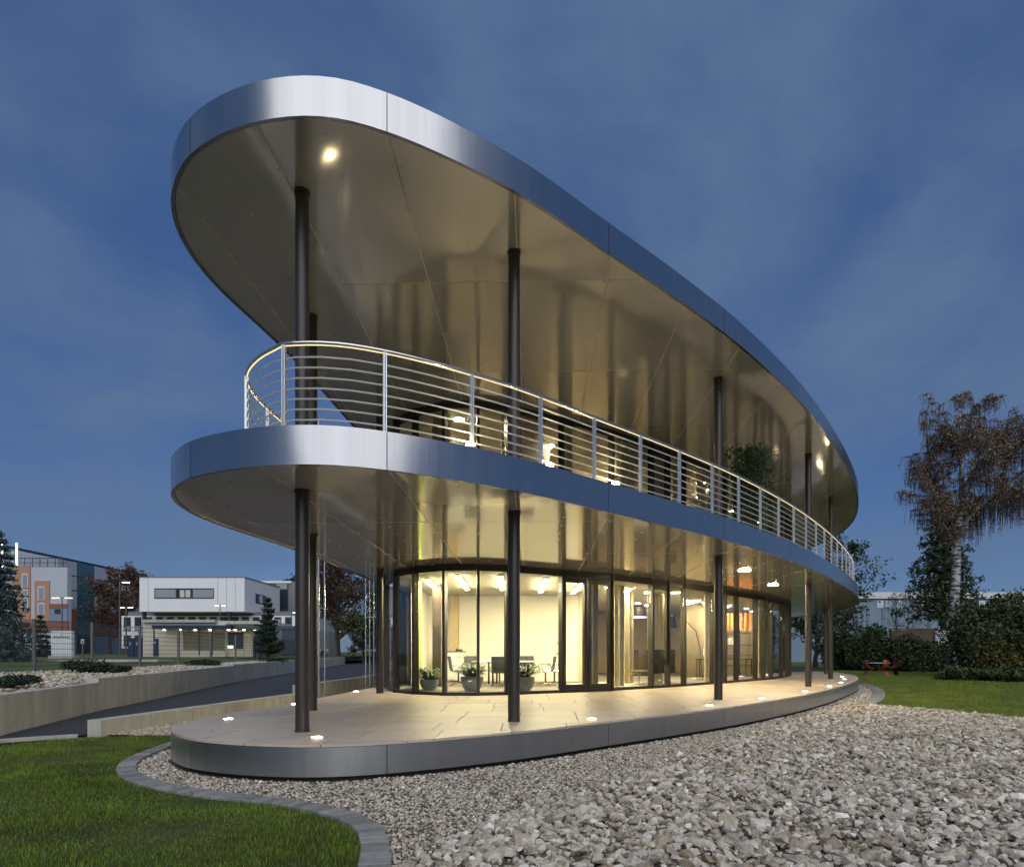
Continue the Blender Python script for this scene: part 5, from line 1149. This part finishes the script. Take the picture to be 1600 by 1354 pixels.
# mound of coarse stone, ground below it
X, Y, Sz = scatter(COARSE, 430, .028, .062, 201, free, 22); Sz = np.where(nr.random(len(Sz)) < .10, Sz*1.55, Sz); Z = mound(X, Y)+Sz*.25+nr.uniform(-.03,.035,len(X))
px_ = Sz/Y; order = np.argsort(-px_*(np.abs(X/Y-.2) < .62)); big = order[:290]; rest_ = order[290:]
stones(X[rest_], Y[rest_], Z[rest_], Sz[rest_], 202, gravel_bed)
tm = []
for k, (tv, tf) in enumerate(templates): me = npmesh('stone', tv, tf); me.shade_flat(); at = me.attributes.new('rnd','FLOAT','FACE'); at.data.foreach_set('value', np.full(len(tf), k/14, np.float32)); me.materials.append(stone_m); tm.append(me)
for i in big:
    o = bpy.data.objects.new('stone', tm[rng.randrange(14)]); COL.objects.link(o); o.parent = gravel_bed; o.location = (X[i],Y[i],Z[i]); o.scale = (Sz[i],)*3; o.rotation_euler = (rng.gauss(0,.35), rng.gauss(0,.35), rng.uniform(0,6.28))
X, Y, Sz = scatter(COARSE, 220, .010, .020, 211, free, 8.5); Z = mound(X, Y)+nr.uniform(-.01,.012,len(X)); stones(X, Y, Z, Sz, 212, gravel_bed)
gx, gy = np.meshgrid(np.arange(-1.5,24,.25), np.arange(1.5,20,.25)); gz = mound(gx.ravel(), gy.ravel())-.012
Vg = np.stack([gx.ravel(), gy.ravel(), gz], 1); nx_ = gx.shape[1]; ii = np.arange(Vg.shape[0]).reshape(gx.shape); Fq = np.stack([ii[:-1,:-1],ii[:-1,1:],ii[1:,1:],ii[1:,:-1]],-1).reshape(-1,4); ok = (gz[Fq] > .002).any(1); link('mound_soil', npmesh('mound_soil', Vg, Fq[ok]), soil_m, gravel_bed)
# fine gravel between terrace and mound, and along the left side
kin = inset(KERB_L, 0)
def fine_ok(X, Y):
    k = free(X, Y) & ~inside(COARSE, X, Y); d = np.sqrt(((X[:,None]-kl[None,::2,0])**2+(Y[:,None]-kl[None,::2,1])**2).min(1)); return k & (d > .2)
FINE = [p for p in GRAVEL]
X, Y, Sz = scatter(FINE, 1050, .013, .030, 203, fine_ok, 13); Z = Sz*.3+nr.uniform(-.004,.010,len(X)); stones(X, Y, Z, Sz, 204, gravel_bed)
X, Y, Sz = scatter(FINE, 260, .024, .04, 205, lambda a, b_: fine_ok(a, b_) & (b_ > 12.8), 34); Z = Sz*.3+nr.uniform(-.004,.008,len(X)); stones(X, Y, Z, Sz, 206, gravel_bed)
# white gravel in the raised bed behind the retaining wall
wst = M('white_gravel_stone', (.52,.50,.46), .8, 0, .4, 25)
BED = [(p[0]-.3, p[1]) for p in WALL_PTS[:6]]+[(-18.6,46),(-17.0,34),(-16.6,28),(-16.4,20),(-15.8,12)]
X, Y, Sz = scatter(BED, 60, .035, .075, 207, None, 46); bz = np.interp(Y, [p[1] for p in off], bedz); ex = np.interp(Y, [p[1] for p in off], [p[0] for p in off]); tt = np.clip((ex-X)/(ex+130), 0, 1)**(1/1.6); Z = bz+np.interp(tt, (0,.12,.3,.6), (0,.04,.30,.45))+Sz*.35
wgrav = stones(X, Y, Z, Sz, 208, None, 'white_gravel'); tag(wgrav, 'pale gravel covering the raised bed behind the retaining wall', 'gravel', kind='stuff')
# ------------------------------------------------------------------ grass
gl_m = M('grass_blade', (.115,.175,.010), .55, 0, .65, 1.1); gl2_m = M('grass_blade_lit', (.165,.225,.010), .6, 0, .4, .8)  # second blade green is brighter: light on the right lawn put into colour
def blades(poly, dens, h0, h1, w, seed, ymin, ymax, mat, label, test=None, bend=.5):
    q = np.random.default_rng(seed); xs = [p[0] for p in poly]; ys = [max(ymin, min(p[1] for p in poly)), min(ymax, max(p[1] for p in poly))]
    n = int((max(xs)-min(xs))*(ys[1]-ys[0])*dens); X = q.uniform(min(xs), max(xs), n); Y = q.uniform(ys[0], ys[1], n); k = inside(poly, X, Y) & (np.abs(X) < .86*Y+.3)
    X, Y = X[k], Y[k]; thin = np.clip((6.0/Y)**1.1, .12, 1) if ymin < 5 else np.clip((14/Y)**1.3, .12, 1); k = q.random(len(X)) < thin; X, Y, thin = X[k], Y[k], thin[k]; n = len(X)
    patch = .68+.32*np.sin(X*2.1+np.sin(Y*1.7)*1.5)*np.sin(Y*2.6+X*.8)
    a = q.uniform(0, 6.283, n); h = q.uniform(h0, h1, n)*patch; ww = w*q.uniform(.7,1.3,n)/np.sqrt(thin); dx_, dy_ = np.cos(a), np.sin(a); ln = h*bend*q.uniform(.1,1.2,n); d2 = a+q.normal(1.57,.6,n)
    B0 = np.stack([X-dx_*ww, Y-dy_*ww, np.zeros(n)+.005],1); B1 = np.stack([X+dx_*ww, Y+dy_*ww, np.zeros(n)+.005],1); M0 = np.stack([X+np.cos(d2)*ln*.35-dx_*ww*.7, Y+np.sin(d2)*ln*.35-dy_*ww*.7, h*.6],1); M1 = np.stack([X+np.cos(d2)*ln*.35+dx_*ww*.7, Y+np.sin(d2)*ln*.35+dy_*ww*.7, h*.6],1); Tp = np.stack([X+np.cos(d2)*ln, Y+np.sin(d2)*ln, h],1)
    V_ = np.stack([B0,B1,M1,M0,Tp],1).reshape(-1,3); o = np.arange(n)[:,None]*5; Fc = np.concatenate([o+np.array([[0,1,2]]), o+np.array([[0,2,3]]), o+np.array([[3,2,4]])]); return tag(link('grass', npmesh('grass', V_, Fc), mat), label, 'grass', kind='stuff')
blades(LAWN_L, 5000, .035, .075, .0028, 301, 3.2, 12, gl_m, 'dark green lawn grass inside the curved sett kerb')
blades(LAWN_R, 620, .04, .09, .006, 302, 8, 50, gl2_m, 'lawn grass right of the building, its green brightened to look lit')
# weeds in the gravel, fallen leaves, daisies
qd = random.Random(77)
for i, (px, py, n, lb) in enumerate(((1414,1158,26,'small green weed tuft in the coarse gravel, nearer to the terrace'),(1478,1170,16,'smaller green weed tuft in the coarse gravel, nearer to the lawn'))):
    x, y = pz(px, py, .1); m = MB()
    for k in range(n*3):
        a = qd.uniform(0,6.28); r = abs(qd.gauss(0,.10)); p = Vector((r*math.cos(a)*1.6, r*math.sin(a), 0)); h = qd.uniform(.05,.12); d = Vector((qd.gauss(0,.04), qd.gauss(0,.04), h)); s = Vector((.008,.004,0)); m.add([p-s,p+s,p+d],[(0,1,2)])
    o = B('weed', m, gl_m); o.location = (x, y, float(mound(np.array([x]), np.array([y]))[0])+.015); tag(o, lb, 'weed', 'weeds in the gravel')
lv = MB()
for k in range(80):
    px, py = qd.uniform(5,540), qd.uniform(1215,1350)
    if px > 1.6*(py-1190)+250 : continue
    x, y = pz(px, py, .05); a = qd.uniform(0,6.28); s = qd.uniform(.02,.035); z = qd.uniform(.045,.06); c, d = math.cos(a)*s, math.sin(a)*s
    lv.add([(x-c,y-d,z),(x+d*.6,y-c*.6,z+.008),(x+c,y+d,z+.004),(x-d*.6,y+c*.6,z+.01)],[(0,1,2,3)])
tag(B('fallen_leaves', lv, M('fallen_leaf',(.085,.05,.03),.8,0,.3,20)), 'brown fallen leaves scattered on the left lawn', 'leaves', kind='stuff')
lt2 = MB()
for k in range(46):
    x, y = qd.uniform(-4,6), qd.uniform(7.6,15)
    if not inside(inset(OUT,.3),[x],[y])[0] or inside(GL,[x],[y])[0]: continue
    a = qd.uniform(0,6.28); s = qd.uniform(.012,.032); c, d = math.cos(a)*s, math.sin(a)*s
    lt2.add([(x-c,y-d,ZT+.002),(x+d*.5,y-c*.5,ZT+.006),(x+c,y+d,ZT+.003),(x-d*.5,y+c*.5,ZT+.008)],[(0,1,2,3)])
tag(B('leaf_litter', lt2, M('dry_leaf_bits',(.07,.045,.03),.85,0,.3,20)), 'dark bits of dry leaf scattered over the paved terrace', 'leaves', kind='stuff')
